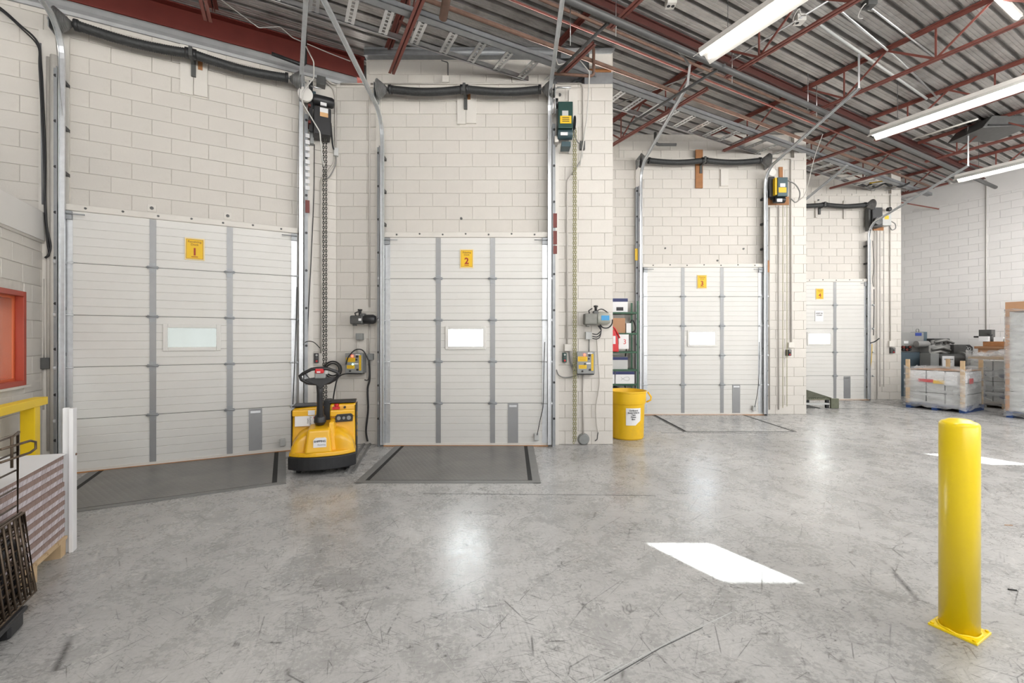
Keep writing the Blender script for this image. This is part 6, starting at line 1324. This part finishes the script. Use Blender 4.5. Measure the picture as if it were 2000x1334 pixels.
# ------------------------------------------------------------------ left side: rail, carton stack, corner board, wire racks
ra, rb_ = 4.70, 0.5
pb = BO.l(Vector((*[(59 - 1000) / 193.0, 850 / 193.0], 0)))
rt = thing('guard_rail', 'yellow square steel guard rail in front of the office wall', 'guard rail', BO, (pb.x, pb.y, 0))
part(rt, 'post', MB().box(pb.x - 0.055, pb.x + 0.055, pb.y - 0.055, pb.y + 0.055, 0.0, 0.90), M['yelr'], bevel=0.006)
part(rt, 'top_rail', MB().box(-0.5, pb.x + 0.22, pb.y - 0.055, pb.y + 0.055, 0.90, 0.98), M['yelr'], bevel=0.006)
part(rt, 'post', MB().box(1.0, 1.11, pb.y - 0.055, pb.y + 0.055, 0.0, 0.90), M['yelr'], bevel=0.006)
part(rt, 'base_plate', MB().box(pb.x - 0.1, pb.x + 0.1, pb.y - 0.1, pb.y + 0.1, 0.0, 0.012), M['yelr'])
PS = Frame((-3.30, 3.24), TH + math.pi / 2)           # local x: away from the camera, local y: towards the office wall
rt = thing('pallet', 'wooden pallet carrying the flat carton bundles at left', 'pallet', PS, (-0.5, 0.45, 0))
for i in range(6): part(rt, 'deck_board', MB().box(-0.94 + i * 0.157, -0.94 + i * 0.157 + 0.135, 0.0, 0.95, 0.115, 0.135), M['pallet'])
for i in range(3): part(rt, 'stringer', MB().box(-0.94, 0.0, 0.01 + i * 0.42, 0.06 + i * 0.42, 0.10, 0.115), M['pallet'])
for xx in (-0.92, -0.52, -0.1):
    for i in range(3): part(rt, 'block', MB().box(xx, xx + 0.08, 0.01 + i * 0.4, 0.10 + i * 0.4, 0.0, 0.10), M['pallet'])
rnd = random.Random(4); nb = 9; z_ = 0.137; hb = 0.0665
for i in range(nb):
    sh_ = rnd.uniform(-0.006, 0.006); sk = 0.0
    top = i == nb - 1
    r = thing('carton_bundle', 'flat printed carton bundle, ' + ['lowest, right on the pallet', 'second from the bottom of the left stack', 'third from the bottom of the left stack', 'fourth from the bottom of the left stack', 'in the middle of the left stack', 'fourth from the top of the left stack', 'third from the top of the left stack', 'second from the top of the left stack', 'topmost, under the white sheet'][i], 'cardboard', PS, (-0.7, 0.45, z_), 'flat carton bundles on the left pallet')
    part(r, 'brown_layer', MB().box(-0.92, -0.03, 0.015 + sh_, 0.9, z_ + hb * .52, z_ + hb - 0.001), M['bun1'])
    part(r, 'printed_layer', MB().box(-0.92, -0.03 - abs(sh_), 0.02 + sh_, 0.9, z_, z_ + hb * .50), M['bun2'])
    z_ += hb
mb = MB(); mb.add([(-0.94, 0.0, z_ + 0.004), (-0.02, 0.01, z_ + 0.006), (-0.02, 0.95, z_ + 0.05), (-0.94, 0.95, z_ + 0.01), (-0.94, 0.0, z_), (-0.02, 0.01, z_), (-0.02, 0.95, z_), (-0.94, 0.95, z_)], [(0, 1, 2, 3), (7, 6, 5, 4), (0, 4, 5, 1), (1, 5, 6, 2), (2, 6, 7, 3), (3, 7, 4, 0)])
single('top_sheet', 'white sheet covering the stack of flat cartons', 'sheet', PS, (-0.7, 0.45, z_), mb, M['foam'])
rt = thing('corner_board', 'tall white folded foam board standing at the end of the carton stack', 'board', PS, (0.02, 0.0, 0))
part(rt, 'front_leaf', MB().box(-0.02, 0.05, -0.03, -0.005, 0.0, 1.07), M['foam'], bevel=0.003)
part(rt, 'side_leaf', MB().box(0.0, 0.022, -0.005, 0.035, 0.0, 1.07), M['foam'], bevel=0.003)
part(rt, 'top_tab', MB().box(0.0, 0.02, 0.0, 0.03, 1.07, 1.075), M['foam']); part(rt, 'eyelet', MB().lathe([(0.0, -0.036), (0.008, -0.035), (0.01, -0.03)], (0.03, 0, 0.72), 'y', 10), M['rust'])
single('foam_sheet', 'white sheet leaning at the near end of the carton stack', 'sheet', PS, (-1.0, -0.04, 0.1), MB().box(-0.972, -0.95, -0.01, 0.6, 0.0, 0.93), M['foam'])
# wire racks
PW = Frame((-2.835, 2.552), TH + math.pi / 2)
def rack(label, x0, x1, z0, z1, y0, lean, nv, nh, r=0.0055, hook=False):
    rt = thing('wire_rack', label, 'wire rack', PW, ((x0 + x1) / 2, y0, z0), 'brown wire racks at the left edge')
    def P(x, t): return (x, y0 + lean * t, z0 + (z1 - z0) * t)
    part(rt, 'frame', MB().tube([P(x0, 0), P(x1, 0), P(x1, 1), P(x0, 1)], r * 1.3, 6, closed=True), M['wire'])
    for i in range(1, nv): x_ = x0 + (x1 - x0) * i / nv; part(rt, 'upright_wire', MB().tube([P(x_, 0), P(x_, 1)], r, 5), M['wire'])
    for i in range(1, nh): t = i / nh; part(rt, 'cross_wire', MB().tube([tuple(a + (0, 0.008, 0)[k] for k, a in enumerate(P(x0, t))), tuple(a + (0, 0.008, 0)[k] for k, a in enumerate(P(x1, t)))], r, 5), M['wire'])
    return rt
rack('brown wire rack leaning in front at the lower left edge', -0.75, 0.0, 0.10, 0.57, -0.03, 0.05, 14, 8)
rack('second brown wire rack right behind the front leaning one', -0.72, 0.02, 0.10, 0.57, -0.01, 0.05, 12, 10)
rack('third brown wire rack in the leaning row', -0.74, -0.02, 0.10, 0.55, 0.008, 0.045, 12, 9)
rack('fourth brown wire rack in the leaning row', -0.70, -0.05, 0.10, 0.54, 0.022, 0.04, 12, 9)
rt = rack('tall upright brown wire rack with looped ends at the left edge', -0.95, 0.0, 0.10, 1.03, 0.045, 0.0, 3, 9)
mb = MB(); mb.tube([(-0.2, 0.035, 0.985), (0.02, 0.0, 0.985), (0.055, -0.01, 0.97), (0.055, -0.01, 0.93), (0.02, 0.0, 0.915), (-0.2, 0.035, 0.915)], 0.007, 6); part(rt, 'looped_end', mb, M['wire'])
mb = MB(); mb.tube([(-0.10, 0.03, 0.86), (-0.10, 0.03, 1.03), (0.0, 0.04, 1.045)], 0.007, 6); part(rt, 'hook', mb, M['wire'])
for i in range(3): single('wire_hoop', ['near bent black hoop inside the wire racks', 'middle bent black hoop inside the wire racks', 'far bent black hoop inside the wire racks'][i], 'wire', PW, (-0.2 - i * 0.15, 0.02, 0.1), MB().tube([(-0.1 - i * 0.13, 0.02, 0.1), (-0.1 - i * 0.13, 0.02, 0.42), (-0.14 - i * 0.13, 0.02, 0.47), (-0.19 - i * 0.13, 0.02, 0.46), (-0.22 - i * 0.13, 0.02, 0.40), (-0.22 - i * 0.13, 0.02, 0.1)], 0.011, 7), M['black'])
rt = thing('plastic_pallet', 'black plastic pallet under the brown wire racks', 'pallet', PW, (-0.5, 0.2, 0))
part(rt, 'deck', MB().box(-1.3, -0.16, -0.06, 0.7, 0.075, 0.10), M['black'], bevel=0.008)
for xx in (-1.25, -0.78, -0.32):
    for yy in (-0.05, 0.28, 0.6): part(rt, 'foot', MB().box(xx, xx + 0.14, yy, yy + 0.08, 0.0, 0.075), M['black'], bevel=0.012)
# scraps on the floor
sx_, sy_ = fl(W, 1977, 1153); single('rubber_scrap', 'small curved black scrap on the floor at the right edge', 'scrap', W, (sx_, sy_, 0), MB().tube([(sx_ - 0.02, sy_ + 0.008, 0.004), (sx_ - 0.012, sy_, 0.005), (sx_ + 0.006, sy_ - 0.004, 0.005), (sx_ + 0.02, sy_ - 0.008, 0.004)], 0.004, 6), M['rubber'])
sx_, sy_ = fl(W, 1970, 1026); single('straw_scrap', 'thin pale orange strip on the floor behind the bollard', 'scrap', W, (sx_, sy_, 0), MB().bar((sx_ - 0.03, sy_ + 0.004, 0.002), (sx_ + 0.03, sy_ - 0.004, 0.002), 0.006, 0.003), M['seal'])
